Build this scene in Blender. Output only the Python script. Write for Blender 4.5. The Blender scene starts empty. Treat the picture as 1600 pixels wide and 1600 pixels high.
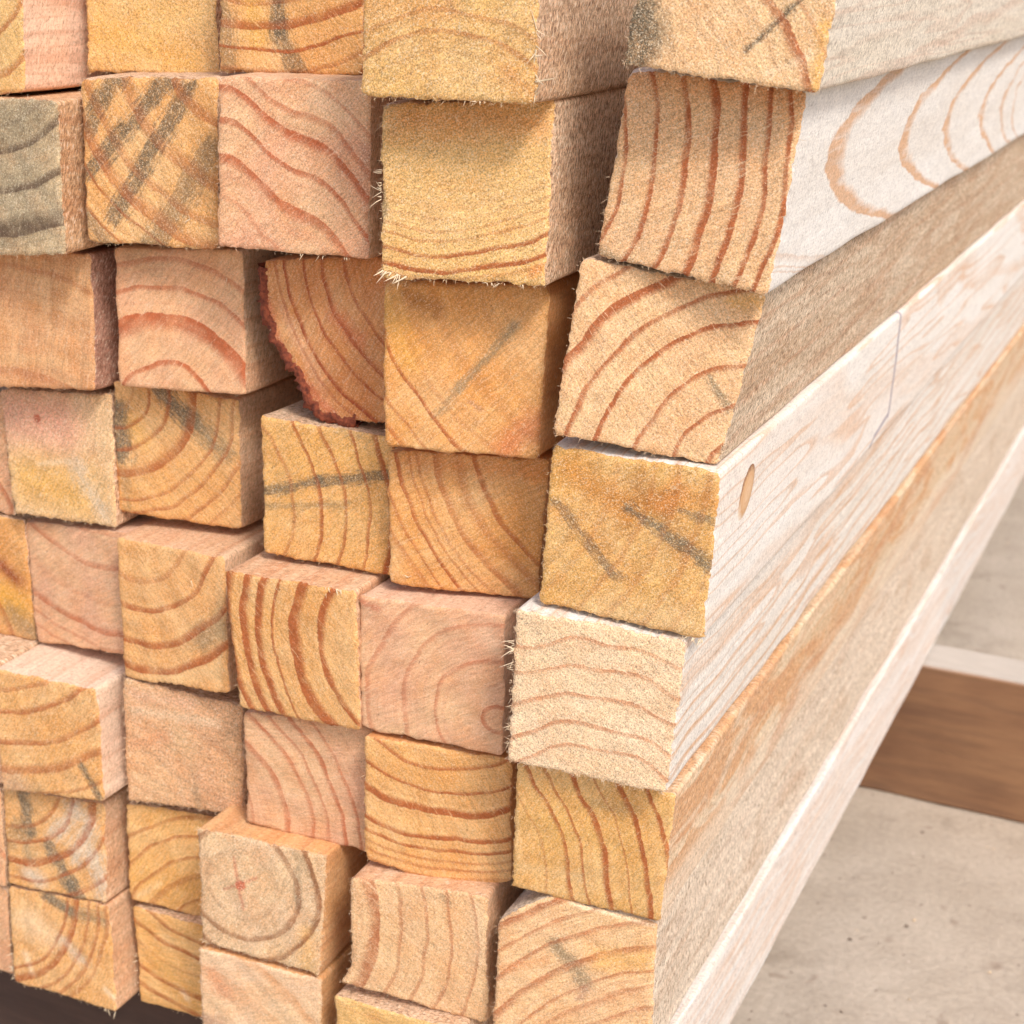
import bpy, math, random
import numpy as np
from mathutils import Matrix, Vector

scene = bpy.context.scene
MM = 0.001                      # the beam table is in millimetres, the scene in metres

# ---------------------------------------------------------------- camera
CAM = {'loc': [0.17035, -0.4354, 0.25213], 'R': [0.9070793588649146, 0.420526407678171, 0.019093903909575712], 'D': [0.15620286470396036, -0.2941180324923489, -0.9429184736874688], 'F': [-0.39090625702269294, 0.8582844070633711, -0.3324758259067658], 'f': 2509.053482119155, 'zb': -158.06541962851847}
cam_data = bpy.data.cameras.new("camera")
cam = bpy.data.objects.new("camera", cam_data)
scene.collection.objects.link(cam)
Rv, Dv, Fv = Vector(CAM['R']), Vector(CAM['D']), Vector(CAM['F'])
m = Matrix((Rv, -Dv, -Fv)).transposed().to_4x4()
m.translation = Vector(CAM['loc'])
cam.matrix_world = m
cam_data.sensor_width = 36.0
cam_data.lens = CAM['f'] / 1600.0 * 36.0
cam_data.clip_start = 0.01
cam_data.clip_end = 200.0
cam_data.dof.use_dof = True
cam_data.dof.focus_distance = 0.475
cam_data.dof.aperture_fstop = 24.0
scene.camera = cam

# ---------------------------------------------------------------- daylight
SUN_EL, SUN_AZ = math.radians(50), math.radians(129)      # azimuth clockwise from +Y: right of and behind the camera
world = bpy.data.worlds.new("World")
scene.world = world
world.use_nodes = True
wn, wl = world.node_tree.nodes, world.node_tree.links
bg = wn["Background"]
sky = wn.new("ShaderNodeTexSky")
sky.sky_type = 'NISHITA'
sky.sun_disc = False
sky.sun_elevation = SUN_EL
sky.sun_rotation = SUN_AZ
sky.air_density = 1.0
sky.dust_density = 3.5
sky.ozone_density = 0.6
wl.new(sky.outputs[0], bg.inputs[0])
bg.inputs[1].default_value = 0.125
sun_data = bpy.data.lights.new("sun", 'SUN')
sun_data.energy = 1.5
sun_data.angle = math.radians(13)
sun_data.color = (1.0, 0.985, 0.955)
sun = bpy.data.objects.new("sun", sun_data)
scene.collection.objects.link(sun)
sdir = Vector((math.sin(SUN_AZ) * math.cos(SUN_EL), math.cos(SUN_AZ) * math.cos(SUN_EL), math.sin(SUN_EL)))
sun.rotation_euler = sdir.to_track_quat('Z', 'Y').to_euler()
scene.view_settings.view_transform = 'Standard'
scene.view_settings.look = 'None'
scene.view_settings.exposure = 0.68
scene.view_settings.gamma = 1.0
scene.cycles.max_bounces = 8
scene.cycles.diffuse_bounces = 5

rng = np.random.default_rng(7)

# ---------------------------------------------------------------- colours (sRGB 0-255 -> linear)
def lin(*c):
    return tuple((v / 255 / 12.92) if v / 255 <= 0.04045 else ((v / 255 + 0.055) / 1.055) ** 2.4 for v in c) + (1.0,)

BASE = {
    'Y': lin(220, 170, 98), 'Y2': lin(226, 180, 110), 'Y3': lin(228, 172, 98), 'O': lin(216, 152, 84), 'O2': lin(222, 164, 98),
    'O3': lin(222, 162, 98), 'P': lin(216, 165, 130), 'P2': lin(220, 163, 126), 'P3': lin(220, 165, 126), 'C': lin(228, 187, 141),
    'C2': lin(225, 181, 135), 'CC': lin(238, 207, 170), 'G': lin(216, 180, 142), 'T': lin(222, 170, 126), 'T2': lin(206, 146, 100),
    'CP': lin(230, 192, 155), 'GG': lin(192, 172, 138), 'GY': lin(228, 188, 140), 'RO': lin(200, 128, 74),
}
TINT = {
    'grey': lin(128, 114, 88), 'greyd': lin(84, 78, 64), 'greyb': lin(92, 90, 78), 'greyw': lin(206, 198, 182),
    'pale': lin(246, 222, 186), 'Y': lin(226, 166, 70), 'Y3': lin(226, 166, 62), 'O': lin(208, 122, 58), 'C': lin(230, 194, 142),
    'brown': lin(150, 92, 44), 'amber': lin(196, 124, 44), 'R': lin(190, 90, 60), 'R2': lin(206, 124, 76), 'P': lin(228, 180, 150),
    'purple': lin(150, 106, 92), 'pinkr': lin(222, 148, 130), 'knot': lin(150, 70, 34),
}
SIDE = {   # colour, second colour, roughness of the sawn surface, ring strength
    'white': (lin(220, 211, 200), lin(227, 221, 213), .34, .85), 'white2': (lin(219, 209, 196), lin(227, 219, 209), .55, .85),
    'white3': (lin(219, 212, 203), lin(227, 221, 214), .45, .5), 'cream': (lin(218, 204, 182), lin(226, 215, 198), .8, .35),
    'brown': (lin(206, 178, 146), lin(222, 200, 172), 1.25, .3), 'roughgrey': (lin(206, 186, 162), lin(222, 204, 182), 1.05, .15),
    'honey': (lin(212, 180, 142), lin(222, 198, 166), .8, .35), 'shade': (lin(204, 164, 128), lin(216, 182, 150), 1.2, .25),
    'orange': (lin(206, 142, 84), lin(214, 156, 104), .3, .3), 'pink': (lin(216, 172, 140), lin(224, 188, 160), .5, .3),
    'pinkd': (lin(210, 164, 124), lin(220, 182, 148), .6, .45), 'pinkp': (lin(222, 188, 160), lin(228, 200, 176), .5, .4),
    'pinkw': (lin(228, 186, 156), lin(234, 200, 174), .5, .5), 'honeyd': (lin(210, 154, 98), lin(216, 168, 120), .4, .5),
    'fuzzb': (lin(196, 148, 106), lin(208, 168, 128), 1.0, .3), 'purplish': (lin(178, 130, 110), lin(190, 144, 122), 1.0, .2),
    'bark': (lin(150, 78, 52), lin(170, 96, 66), .8, .2),
}
LATE = {'P': lin(180, 102, 66), 'P2': lin(172, 84, 46), 'P3': lin(176, 88, 50), 'RO': lin(150, 62, 34), 'CC': lin(184, 108, 66), 'GG': lin(98, 76, 60),
        'G': lin(142, 92, 58), 'CP': lin(204, 136, 80)}
LATE0 = lin(160, 80, 40)

# ---------------------------------------------------------------- shader helpers
class NT:
    def __init__(s, mat):
        s.t = mat.node_tree; s.n = s.t.nodes; s.l = s.t.links
    def put(s, sock, v):
        if v is None: return
        if hasattr(v, 'links') or hasattr(v, 'is_linked'): s.l.new(v, sock)
        else: sock.default_value = v
    def math(s, op, a, b=None, c=None, clamp=False):
        n = s.n.new("ShaderNodeMath"); n.operation = op; n.use_clamp = clamp
        s.put(n.inputs[0], a); s.put(n.inputs[1], b); s.put(n.inputs[2], c)
        return n.outputs[0]
    def vmath(s, op, a, b=None, c=None):
        n = s.n.new("ShaderNodeVectorMath"); n.operation = op
        s.put(n.inputs[0], a)
        if op == 'SCALE': s.put(n.inputs[3], b)
        else: s.put(n.inputs[1], b)
        s.put(n.inputs[2], c)
        return n.outputs['Value'] if op in ('DOT_PRODUCT', 'LENGTH', 'DISTANCE') else n.outputs[0]
    def noise(s, vec, scale, detail=2.0, rough=0.5, dist=0.0, out='Fac'):
        n = s.n.new("ShaderNodeTexNoise")
        s.put(n.inputs['Vector'], vec); n.inputs['Scale'].default_value = scale
        n.inputs['Detail'].default_value = detail; n.inputs['Roughness'].default_value = rough
        n.inputs['Distortion'].default_value = dist
        return n.outputs[out]
    def rng(s, v, a, b, c=0.0, d=1.0, smooth=False):
        n = s.n.new("ShaderNodeMapRange"); n.interpolation_type = 'SMOOTHSTEP' if smooth else 'LINEAR'
        s.put(n.inputs[0], v)
        for i, q in enumerate((a, b, c, d)): s.put(n.inputs[i + 1], q)
        return n.outputs[0]
    def mix(s, f, a, b, mode='MIX'):
        n = s.n.new("ShaderNodeMix"); n.data_type = 'RGBA'; n.blend_type = mode
        s.put(n.inputs[0], f); s.put(n.inputs[6], a); s.put(n.inputs[7], b)
        return n.outputs[2]
    def comb(s, x, y, z):
        n = s.n.new("ShaderNodeCombineXYZ")
        for i, q in enumerate((x, y, z)): s.put(n.inputs[i], q)
        return n.outputs[0]
    def sep(s, v):
        n = s.n.new("ShaderNodeSeparateXYZ"); s.put(n.inputs[0], v); return n.outputs
    def ramp(s, v, stops):
        n = s.n.new("ShaderNodeValToRGB"); cr = n.color_ramp; s.put(n.inputs[0], v)
        cr.elements[0].position = stops[0][0]; cr.elements[0].color = (stops[0][1],) * 3 + (1,)
        cr.elements[1].position = stops[-1][0]; cr.elements[1].color = (stops[-1][1],) * 3 + (1,)
        for p, q in stops[1:-1]:
            e = cr.elements.new(p); e.color = (q,) * 3 + (1,)
        return n.outputs[0]

def new_mat(name):
    mat = bpy.data.materials.new(name); mat.use_nodes = True
    t = NT(mat)
    return mat, t, t.n['Principled BSDF']

def rings_value(t, r, rings):
    """latewood density over the radius r (mm): slow rise, sharp outer edge, rings listed as radius, width, strength"""
    out = None
    for i in range(0, len(rings), 9):
        grp = rings[i:i + 9]
        lo, hi = grp[0][0] - grp[0][1] * 1.6 - 1, grp[-1][0] + 1.0
        sp = hi - lo
        st = [(0.0, 0.0)]
        last = 0.0
        for rr, w, q in grp:
            a = max((rr - w * 1.25 - lo) / sp, last + 1e-4); b = max((rr - w * .62 - lo) / sp, a + 1e-4)
            c = max((rr + .12 - lo) / sp, b + 1e-4)
            e = max((rr + .12 + min(.45, w * .25) - lo) / sp, c + 1e-4)
            st += [(min(a, .999), 0.0), (min(b, .999), q * .8), (min(c, .999), q)]
            if len(st) + 2 < 32: st += []
            st.append((min(e, .9995), 0.0)) if len(st) < 31 else None
            last = e
        st = st[:31]
        if st[-1][0] < 1: st.append((1.0, 0.0))
        v = t.rng(r, lo, hi)
        k = t.ramp(v, st)
        out = k if out is None else t.math('MAXIMUM', out, k)
    return out

def extend(rings, lo, hi, seed):
    """rings past the ones read off the end face, so that the sides of the beam carry grain as well"""
    rg = random.Random(seed)
    rs = [list(q) for q in rings]
    gap = max(3.0, min(12.0, (rs[-1][0] - rs[0][0]) / max(1, len(rs) - 1)))
    w = rs[0][1]; s_ = rs[len(rs) // 2][2]
    a = rs[0][0] - gap * rg.uniform(.8, 1.1); pre = []
    while a > max(lo, 1.5): pre.insert(0, [a, w, s_ * .8]); a -= gap * rg.uniform(.7, 1.1)
    b = rs[-1][0] + gap * rg.uniform(.7, 1.1); post = []
    while b < hi and len(post) < 14: post.append([b, w, s_ * .8]); b += gap * rg.uniform(.6, 1.1)
    return pre + rs + post

def coords(t, b):
    tc = t.n.new("ShaderNodeTexCoord").outputs['Object']
    P = t.vmath('SCALE', tc, 1000.0)                        # millimetres
    o = b['o']
    Q = t.vmath('ADD', P, (o[0] * 1.7 + 31, o[1] + 11, o[2] * 1.3 + 57))   # its own stretch of noise
    return P, Q

def radius(t, b, P, Q, amp=1.0):
    n1 = t.vmath('SUBTRACT', t.noise(Q, .055, 1.0, out='Color'), (.5, .5, .5))
    n2 = t.vmath('SUBTRACT', t.noise(Q, .35, 2.0, out='Color'), (.5, .5, .5))
    p = t.vmath('ADD', P, t.vmath('SCALE', n1, 4.2 * amp))
    p = t.vmath('ADD', p, t.vmath('SCALE', n2, .9))
    n3 = t.vmath('SUBTRACT', t.noise(Q, 1.8, 2.0, .6, out='Color'), (.5, .5, .5))
    p = t.vmath('ADD', p, t.vmath('SCALE', n3, .75))
    d = t.vmath('SUBTRACT', p, (b['p'][0], 0.0, b['p'][1]))
    d = t.vmath('MULTIPLY', d, (1.0, 0.0, 1.0))
    r = t.vmath('LENGTH', d)
    if 'wave' in b:
        A_, wl_, ph = b['wave']
        s = t.sep(P)
        r = t.math('ADD', r, t.math('MULTIPLY', t.math('SINE', t.math('ADD', t.math('MULTIPLY', s[0], 6.283 / wl_), ph)), A_))
    return r, d

def blobs(t, b, P, Q, col):
    s = t.sep(P)
    p2 = t.comb(s[0], 0.0, s[2])
    wob = t.noise(Q, .45, 3.0, .7)
    fine = t.noise(Q, 2.6, 2.0, .6)
    wide = t.noise(Q, .16, 1.0, .5)
    mid = t.noise(t.vmath('ADD', Q, (50.0, 0.0, 20.0)), .8, 3.0, .7)
    for (x1, z1, x2, z2, hw, cn, st) in b.get('st', []):
        a = Vector((x1, 0, z1)); c = Vector((x2, 0, z2)); ab = c - a; L2 = max(ab.length_squared, 1e-3)
        rel = t.vmath('SUBTRACT', p2, tuple(a))
        h = t.math('DIVIDE', t.vmath('DOT_PRODUCT', rel, tuple(ab)), L2, clamp=True)
        near = t.vmath('SCALE', tuple(ab), h)
        dist = t.vmath('DISTANCE', rel, near)
        if ab.length > 1.5 * hw and cn.startswith('grey'):
            dr = ab.normalized(); pp = Vector((-dr.z, 0, dr.x))
            al, ac = t.vmath('DOT_PRODUCT', rel, tuple(dr)), t.vmath('DOT_PRODUCT', rel, tuple(pp))
            fib = t.noise(t.comb(t.math('MULTIPLY', al, .14), t.math('MULTIPLY', ac, 1.0), x1), 1.0, 3.0, .65)
            dist = t.math('ADD', dist, t.math('MULTIPLY', t.math('SUBTRACT', fib, .5), 3.0 * min(hw, 3.5) + .8))
        dist = t.math('ADD', dist, t.math('MULTIPLY', t.math('SUBTRACT', wob, .5), 1.4 * min(hw, 3.0) + .6))
        dist = t.math('ADD', dist, t.math('MULTIPLY', t.math('SUBTRACT', wide, .5), 1.0 * min(hw, 4.0)))
        soft = .6 if cn in ('greyd', 'greyb') else .97
        hw = hw * (1.2 if cn.startswith('grey') else 1.0)
        mk = t.rng(dist, hw * (1 + soft * .6) + .15, hw * (1 - soft) - .1, 0.0, st, smooth=True)
        if cn.startswith('grey') or cn in ('brown', 'pinkr', 'pale', 'P', 'C'):
            mk = t.math('MULTIPLY', mk, t.math('MULTIPLY', t.rng(fine, .36, .54, .55, 1.0), t.rng(mid, .38, .52, .7, 1.0)))
        col = t.mix(mk, col, TINT[cn])
    return col

def end_material(name, b):
    mat, t, bsdf = new_mat("end grain of " + name)
    P, Q = coords(t, b)
    r, d = radius(t, b, P, Q)
    fz = b['fuzz']
    base = BASE[b['base']]; late = LATE.get(b['base'], LATE0)
    L = rings_value(t, r, [[q[0] + q[1] * .3, q[1] * .85, q[2]] for q in b['r']])
    s = t.sep(P); sd = t.sep(d)
    # medullary rays: fine lines running out from the pith
    ang = t.math('ARCTAN2', sd[2], sd[0])
    rm = b['r'][len(b['r']) // 2][0]
    rays = t.noise(t.comb(t.math('MULTIPLY', ang, rm * 1.9), t.math('MULTIPLY', r, .16), b['o'][2] * .1), 1.0, 3.0, .65)
    rayhi = t.rng(rays, .60, .74, 0.0, 1.0, smooth=True)
    L = t.math('MULTIPLY', L, t.math('SUBTRACT', 1.0, t.math('MULTIPLY', rayhi, .40)))
    patch = t.noise(Q, .16, 2.0, .55)
    L = t.math('MULTIPLY', L, t.rng(patch, .36, .56, .68, 1.0))
    # broad colour drift of sapwood
    tone = t.noise(Q, .05, 2.0, .5)
    warm = t.mix(t.rng(tone, .35, .65), base, t.mix(.45, base, lin(232, 194, 142)))
    hue = t.noise(t.vmath('ADD', Q, (90.0, 3.0, 40.0)), .09, 3.0, .6)
    col = t.mix(t.rng(hue, .46, .66, 0.0, .55), warm, t.mix(.5, base, lin(214, 140, 66)))
    L = t.math('MULTIPLY', L, 1.3, clamp=True)
    col = t.mix(t.math('MULTIPLY', L, .4), col, late)
    # faint growth bands of the early wood, between the ones that were read off
    fine1 = t.noise(t.comb(t.math('MULTIPLY', r, .85), b['o'][0] * .1, 0.0), 1.0, 3.0, .65)
    fine2 = t.rng(fine1, .46, .60, 0.0, .30, smooth=True)
    col = t.mix(fine2, col, t.mix(.45, base, late))
    # darkening just inside each ring is part of the ramp; the blade marks follow the saw direction
    a = math.radians(b['saw'])
    u = t.math('ADD', t.math('MULTIPLY', s[0], math.cos(a)), t.math('MULTIPLY', s[2], math.sin(a)))
    v = t.math('SUBTRACT', t.math('MULTIPLY', s[2], math.cos(a)), t.math('MULTIPLY', s[0], math.sin(a)))
    uw = t.noise(Q, .2, 1.0)
    v2 = t.math('ADD', v, t.math('MULTIPLY', uw, 2.5))
    saw = t.noise(t.comb(t.math('MULTIPLY', u, .13), t.math('MULTIPLY', v2, 1.25), b['o'][0]), 1.0, 3.0, .62)
    scratch = t.noise(t.comb(t.math('MULTIPLY', u, .10), t.math('MULTIPLY', v2, 1.6), b['o'][0] + 9), 1.0, 2.0, .5)
    scm = t.rng(scratch, .62, .70, 0.0, .6, smooth=True)
    col = blobs(t, b, P, Q, col)
    if 'spot' in b:
        R_, cn = b['spot']
        dd = t.math('ADD', r, t.math('MULTIPLY', t.math('SUBTRACT', t.noise(Q, .9, 3.0, .7), .5), 3.2))
        col = t.mix(t.rng(dd, R_ * 1.25, R_ * .6, 0.0, .9, smooth=True), col, TINT[cn])
    # torn fibres: pale specks and dark pores at the scale of a quarter millimetre
    sp1 = t.noise(Q, 2.0, 3.0, .8)
    sp2 = t.noise(t.vmath('ADD', Q, (7.0, 0.0, 3.0)), 2.0, 3.0, .7)
    wz = t.noise(t.comb(t.math('MULTIPLY', u, .8), t.math('MULTIPLY', v, 2.0), b['o'][2]), 1.0, 4.0, .75, 1.4)
    k = .18 + .95 * fz
    val = t.math('ADD', t.math('MULTIPLY', t.math('SUBTRACT', sp1, .5), 2.9 * k), 1.02)
    val = t.math('ADD', val, t.math('MULTIPLY', t.math('SUBTRACT', wz, .5), 1.0 * k))
    val = t.math('ADD', val, t.math('MULTIPLY', t.math('SUBTRACT', saw, .5), .85))
    val = t.math('ADD', val, t.math('MULTIPLY', t.math('SUBTRACT', rays, .5), .34))
    col = t.mix(1.0, col, t.comb(val, val, val), 'MULTIPLY')
    pale = t.mix(.62, base, lin(255, 240, 212))
    col = t.mix(t.rng(sp2, .54, .64, 0.0, .34 + .55 * fz, smooth=True), col, pale)
    col = t.mix(t.math('MULTIPLY', scm, .3), col, pale)
    dark = t.mix(.45 if b['base'] == 'CC' else .7, base, lin(128, 72, 38))
    col = t.mix(t.rng(sp2, .46, .36, 0.0, .28 + .42 * fz, smooth=True), col, dark)
    lv = t.math('ADD', t.rng(val, .7, 1.3, .80, 1.28), t.math('MULTIPLY', t.math('SUBTRACT', t.noise(t.comb(t.math('MULTIPLY', ang, rm * .5), t.math('MULTIPLY', r, .9), 4.0), 1.0, 2.0, .6), .5), .9))
    lcol = t.mix(1.0, late, t.comb(lv, lv, lv), 'MULTIPLY')
    Ls = t.math('MULTIPLY', t.math('MULTIPLY', t.math('POWER', L, 1.6), .92), t.math('MULTIPLY', t.rng(sp2, .62, .72, .9, .4), t.math('SUBTRACT', 1.0, t.math('MULTIPLY', scm, 1.2))))
    col = t.mix(Ls, col, lcol)
    pore = t.noise(t.vmath('ADD', Q, (0.0, 5.0, 9.0)), 1.1, 1.0)
    col = t.mix(t.rng(pore, .255, .21, 0.0, .6), col, lin(96, 54, 30))
    t.put(bsdf.inputs['Base Color'], col)
    bsdf.inputs['Roughness'].default_value = .82
    bsdf.inputs['Specular IOR Level'].default_value = .25
    h = t.math('MULTIPLY', sp1, .55 + .6 * fz)
    h = t.math('ADD', h, t.math('MULTIPLY', wz, .3 + .9 * fz))
    h = t.math('ADD', h, t.math('MULTIPLY', saw, .8))
    h = t.math('ADD', h, t.math('MULTIPLY', scm, .3))
    h = t.math('ADD', h, t.math('MULTIPLY', L, .25))
    bm = t.n.new("ShaderNodeBump"); bm.inputs['Strength'].default_value = .8; bm.inputs['Distance'].default_value = .00030
    t.put(bm.inputs['Height'], h); t.l.new(bm.outputs[0], bsdf.inputs['Normal'])
    return mat

def side_material(name, b):
    mat, t, bsdf = new_mat("sawn side of " + name)
    c1, c2, rough, rs = SIDE[b['side']]
    P, Q = coords(t, b)
    s = t.sep(P)
    Qs = t.vmath('MULTIPLY', Q, (1.0, .10, 1.0))            # noise drawn out along the grain
    r, d = radius(t, b, P, Qs, .9)
    tp = b.get('taper', .035)
    wander = t.noise(t.vmath('MULTIPLY', Q, (.25, 1.0, .25)), .012, 2.0, .5)
    r = t.math('ADD', r, t.math('ADD', t.math('MULTIPLY', s[1], -tp), t.math('MULTIPLY', t.math('SUBTRACT', wander, .5), 9.0)))
    if b.get('taper'):       # flat-sawn face: nested arches opening away from the front end
        zz = t.math('ADD', s[2], t.math('ADD', t.math('MULTIPLY', s[1], .03), -4.0))
        par = t.math('MULTIPLY', t.math('MULTIPLY', zz, zz), .13)
        wv = t.noise(t.vmath('MULTIPLY', Q, (1.0, .5, 1.0)), .09, 3.0, .6)
        r = t.math('SUBTRACT', par, s[1])
        r = t.math('ADD', r, t.math('MULTIPLY', t.math('SUBTRACT', wv, .5), 30.0))
        rings = [[-460, 5, .6], [-400, 5, .7], [-362, 8, .7], [-306, 12, .85], [-220, 13, .9], [-142, 14, 1.0], [-36, 20, 1.0], [70, 6, .4], [82, 5, .5], [90, 4, .5], [100, 4, .4]]
    else:
        rings = extend(b['r'], b['r'][0][0] - 40, b['r'][-1][0] + 60, name)
    L = rings_value(t, r, rings)
    tone = t.noise(Qs, .07, 3.0, .6)
    col = t.mix(t.rng(tone, .32, .68), c1, c2)
    if b['side'] in ('honey', 'roughgrey', 'brown'):
        big = t.noise(t.vmath('MULTIPLY', Q, (.7, .22, 1.0)), .075, 3.0, .6, 1.0)
        if b['side'] == 'honey':
            col = t.mix(t.rng(big, .44, .60, 0.0, .75, smooth=True), col, lin(206, 148, 96))
            low = t.rng(t.math('ADD', s[2], t.math('MULTIPLY', big, 14.0)), 4.0, -10.0, 0.0, .7, smooth=True)
            col = t.mix(low, col, lin(226, 208, 184))
        elif b['side'] == 'brown':
            col = t.mix(t.rng(big, .46, .62, 0.0, .5, smooth=True), col, lin(190, 152, 116))
        else:
            col = t.mix(t.rng(big, .5, .66, 0.0, .6, smooth=True), col, lin(196, 168, 140))
    latec = lin(206, 158, 116) if b['side'].startswith('white') else t.mix(.62, c1, lin(186, 108, 66))
    gap = t.noise(Qs, .3, 2.0, .6)
    Lm = t.math('MULTIPLY', L, t.rng(gap, .3, .6, .45, 1.0))
    Lm = t.math('MULTIPLY', Lm, 1.5, clamp=True)
    col = t.mix(t.math('MULTIPLY', Lm, rs), col, latec)
    cont = t.noise(t.comb(3.0, t.math('MULTIPLY', s[1], .0022), t.math('MULTIPLY', t.math('ADD', s[2], t.math('MULTIPLY', s[0], 1.3)), .045)), 1.0, 2.0, .45)
    fr = t.math('FRACT', t.math('ADD', t.math('MULTIPLY', cont, 11.0), t.math('MULTIPLY', t.math('SUBTRACT', t.noise(Qs, .4, 2.0), .5), .22)))
    fl = t.math('MULTIPLY', t.rng(fr, .66, .94, 0.0, 1.0, smooth=True), t.rng(fr, 1.0, .95))
    col = t.mix(t.math('MULTIPLY', fl, .0 if b.get('taper') else .55 * min(1.0, rs + .1)), col, latec)
    # straw-like short fibres torn up by the saw
    uu = t.math('ADD', t.math('MULTIPLY', s[1], .42), t.math('MULTIPLY', t.math('ADD', s[2], s[0]), .9))
    vv = t.math('SUBTRACT', t.math('MULTIPLY', s[1], .9), t.math('MULTIPLY', t.math('ADD', s[2], s[0]), .42))
    hair = t.noise(t.comb(t.math('MULTIPLY', uu, .40), t.math('MULTIPLY', vv, 1.5), b['o'][0]), 1.0, 4.0, .75, .9)
    nx_o = t.math('ABSOLUTE', t.sep(t.n.new("ShaderNodeNewGeometry").outputs['Normal'])[0])
    hair = t.math('ADD', .5, t.math('MULTIPLY', t.math('SUBTRACT', hair, .5), t.rng(nx_o, .6, .95, .35, 1.0)))
    grain = t.noise(t.vmath('MULTIPLY', Q, (1.6, .10, 1.6)), 1.0, 3.0, .65)
    fleck = t.noise(t.comb(t.math('MULTIPLY', uu, .5), t.math('MULTIPLY', vv, 1.7), b['o'][1] + 40), 1.0, 3.0, .65)
    spk = t.noise(Q, 1.6, 2.0, .6)
    val = t.math('ADD', 1.0, t.math('MULTIPLY', t.math('SUBTRACT', hair, .5), .15 + 2.0 * rough))
    val = t.math('ADD', val, t.math('MULTIPLY', t.math('SUBTRACT', grain, .5), .45))
    val = t.math('ADD', val, t.math('MULTIPLY', t.math('SUBTRACT', spk, .5), .45 + .8 * rough))
    col = t.mix(1.0, col, t.comb(val, val, val), 'MULTIPLY')
    col = t.mix(t.rng(fleck, .44 + .04 * rough, .34 + .02 * rough, 0.0, min(.9, .12 + .6 * rough), smooth=True), col, lin(112, 78, 56))
    col = t.mix(t.rng(spk, .36, .28, 0.0, .25 + .35 * rough), col, lin(120, 84, 60))
    col = t.mix(t.rng(fleck, .56, .66, 0.0, min(.8, .1 + .6 * rough), smooth=True), col, lin(246, 228, 204))
    for (ya, za, yb_, zb_, hw) in b.get('pencil', []):       # a bluish marking line drawn across the face
        a_ = Vector((0, ya, za)); c_ = Vector((0, yb_, zb_)); ab = c_ - a_
        rel = t.vmath('SUBTRACT', t.comb(0.0, s[1], s[2]), tuple(a_))
        hh = t.math('DIVIDE', t.vmath('DOT_PRODUCT', rel, tuple(ab)), ab.length_squared, clamp=True)
        ds = t.vmath('DISTANCE', rel, t.vmath('SCALE', tuple(ab), hh))
        ds = t.math('ADD', ds, t.math('MULTIPLY', t.math('SUBTRACT', spk, .5), 1.2))
        col = t.mix(t.math('MULTIPLY', t.rng(ds, hw, hw * .5, 0.0, .95), t.math('GREATER_THAN', s[0], 15.0)), col, lin(164, 152, 156))
    t.put(bsdf.inputs['Base Color'], col)
    bsdf.inputs['Roughness'].default_value = .8
    bsdf.inputs['Specular IOR Level'].default_value = .25
    h = t.math('ADD', t.math('MULTIPLY', hair, .2 + 1.6 * rough), t.math('MULTIPLY', grain, .3))
    h = t.math('ADD', h, t.math('MULTIPLY', spk, .15 + .7 * rough))
    bm = t.n.new("ShaderNodeBump"); bm.inputs['Strength'].default_value = .7; bm.inputs['Distance'].default_value = .0003
    t.put(bm.inputs['Height'], h); t.l.new(bm.outputs[0], bsdf.inputs['Normal'])
    return mat

def plain_wood(name, c1, c2, dark, axis, rough=.8, scale=1.0, top_light=0.0):
    mat, t, bsdf = new_mat(name)
    tc = t.n.new("ShaderNodeTexCoord").outputs['Object']
    P = t.vmath('SCALE', tc, 1000.0)
    st = [1.0, 1.0, 1.0]; st[axis] = .06
    Q = t.vmath('MULTIPLY', P, tuple(st))
    w = t.noise(t.vmath('MULTIPLY', P, (.35, 1.0, 1.0)), .022 * scale, 4.0, .6, .6)
    g = t.noise(Q, .9, 3.0, .7)
    bands = t.noise(Q, .16 * scale, 1.0, .5, .3)
    col = t.mix(t.rng(w, .32, .68), c1, c2)
    col = t.mix(t.rng(bands, .46, .66, 0.0, .22, smooth=True), col, dark)
    kn = t.noise(t.vmath('MULTIPLY', P, (.5, 1, 1)), .022, 1.0)
    col = t.mix(t.rng(kn, .66, .74, 0.0, .6, smooth=True), col, dark)
    up = t.sep(t.n.new("ShaderNodeNewGeometry").outputs['Normal'])[2]      # sky light on the upper face, put into the colour as a pale tint
    lit_top = t.math('MULTIPLY', t.rng(up, .6, .95, 0.0, top_light, smooth=True), t.rng(g, .1, .5, .85, 1.0))
    col = t.mix(lit_top, col, lin(186, 178, 168))
    v = t.rng(g, .25, .75, .88, 1.10)
    col = t.mix(1.0, col, t.comb(v, v, v), 'MULTIPLY')
    t.put(bsdf.inputs['Base Color'], col)
    bsdf.inputs['Roughness'].default_value = rough
    bm = t.n.new("ShaderNodeBump"); bm.inputs['Strength'].default_value = .5; bm.inputs['Distance'].default_value = .0005
    t.put(bm.inputs['Height'], g); t.l.new(bm.outputs[0], bsdf.inputs['Normal'])
    return mat

def flat_mat(name, c, rough=.85):
    mat, t, bsdf = new_mat(name)
    P = t.vmath('SCALE', t.n.new("ShaderNodeTexCoord").outputs['Object'], 1000.0)
    n = t.noise(P, .8, 2.0)
    v = t.rng(n, .2, .8, .82, 1.15)
    t.put(bsdf.inputs['Base Color'], t.mix(1.0, c, t.comb(v, v, v), 'MULTIPLY'))
    bsdf.inputs['Roughness'].default_value = rough
    bsdf.inputs['Specular IOR Level'].default_value = .2
    return mat

# ---------------------------------------------------------------- mesh helpers
def link(name, me, parent=None, **props):
    o = bpy.data.objects.new(name, me)
    scene.collection.objects.link(o)
    if parent is not None: o.parent = parent
    for k, v in props.items(): o[k] = v
    return o

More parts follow.
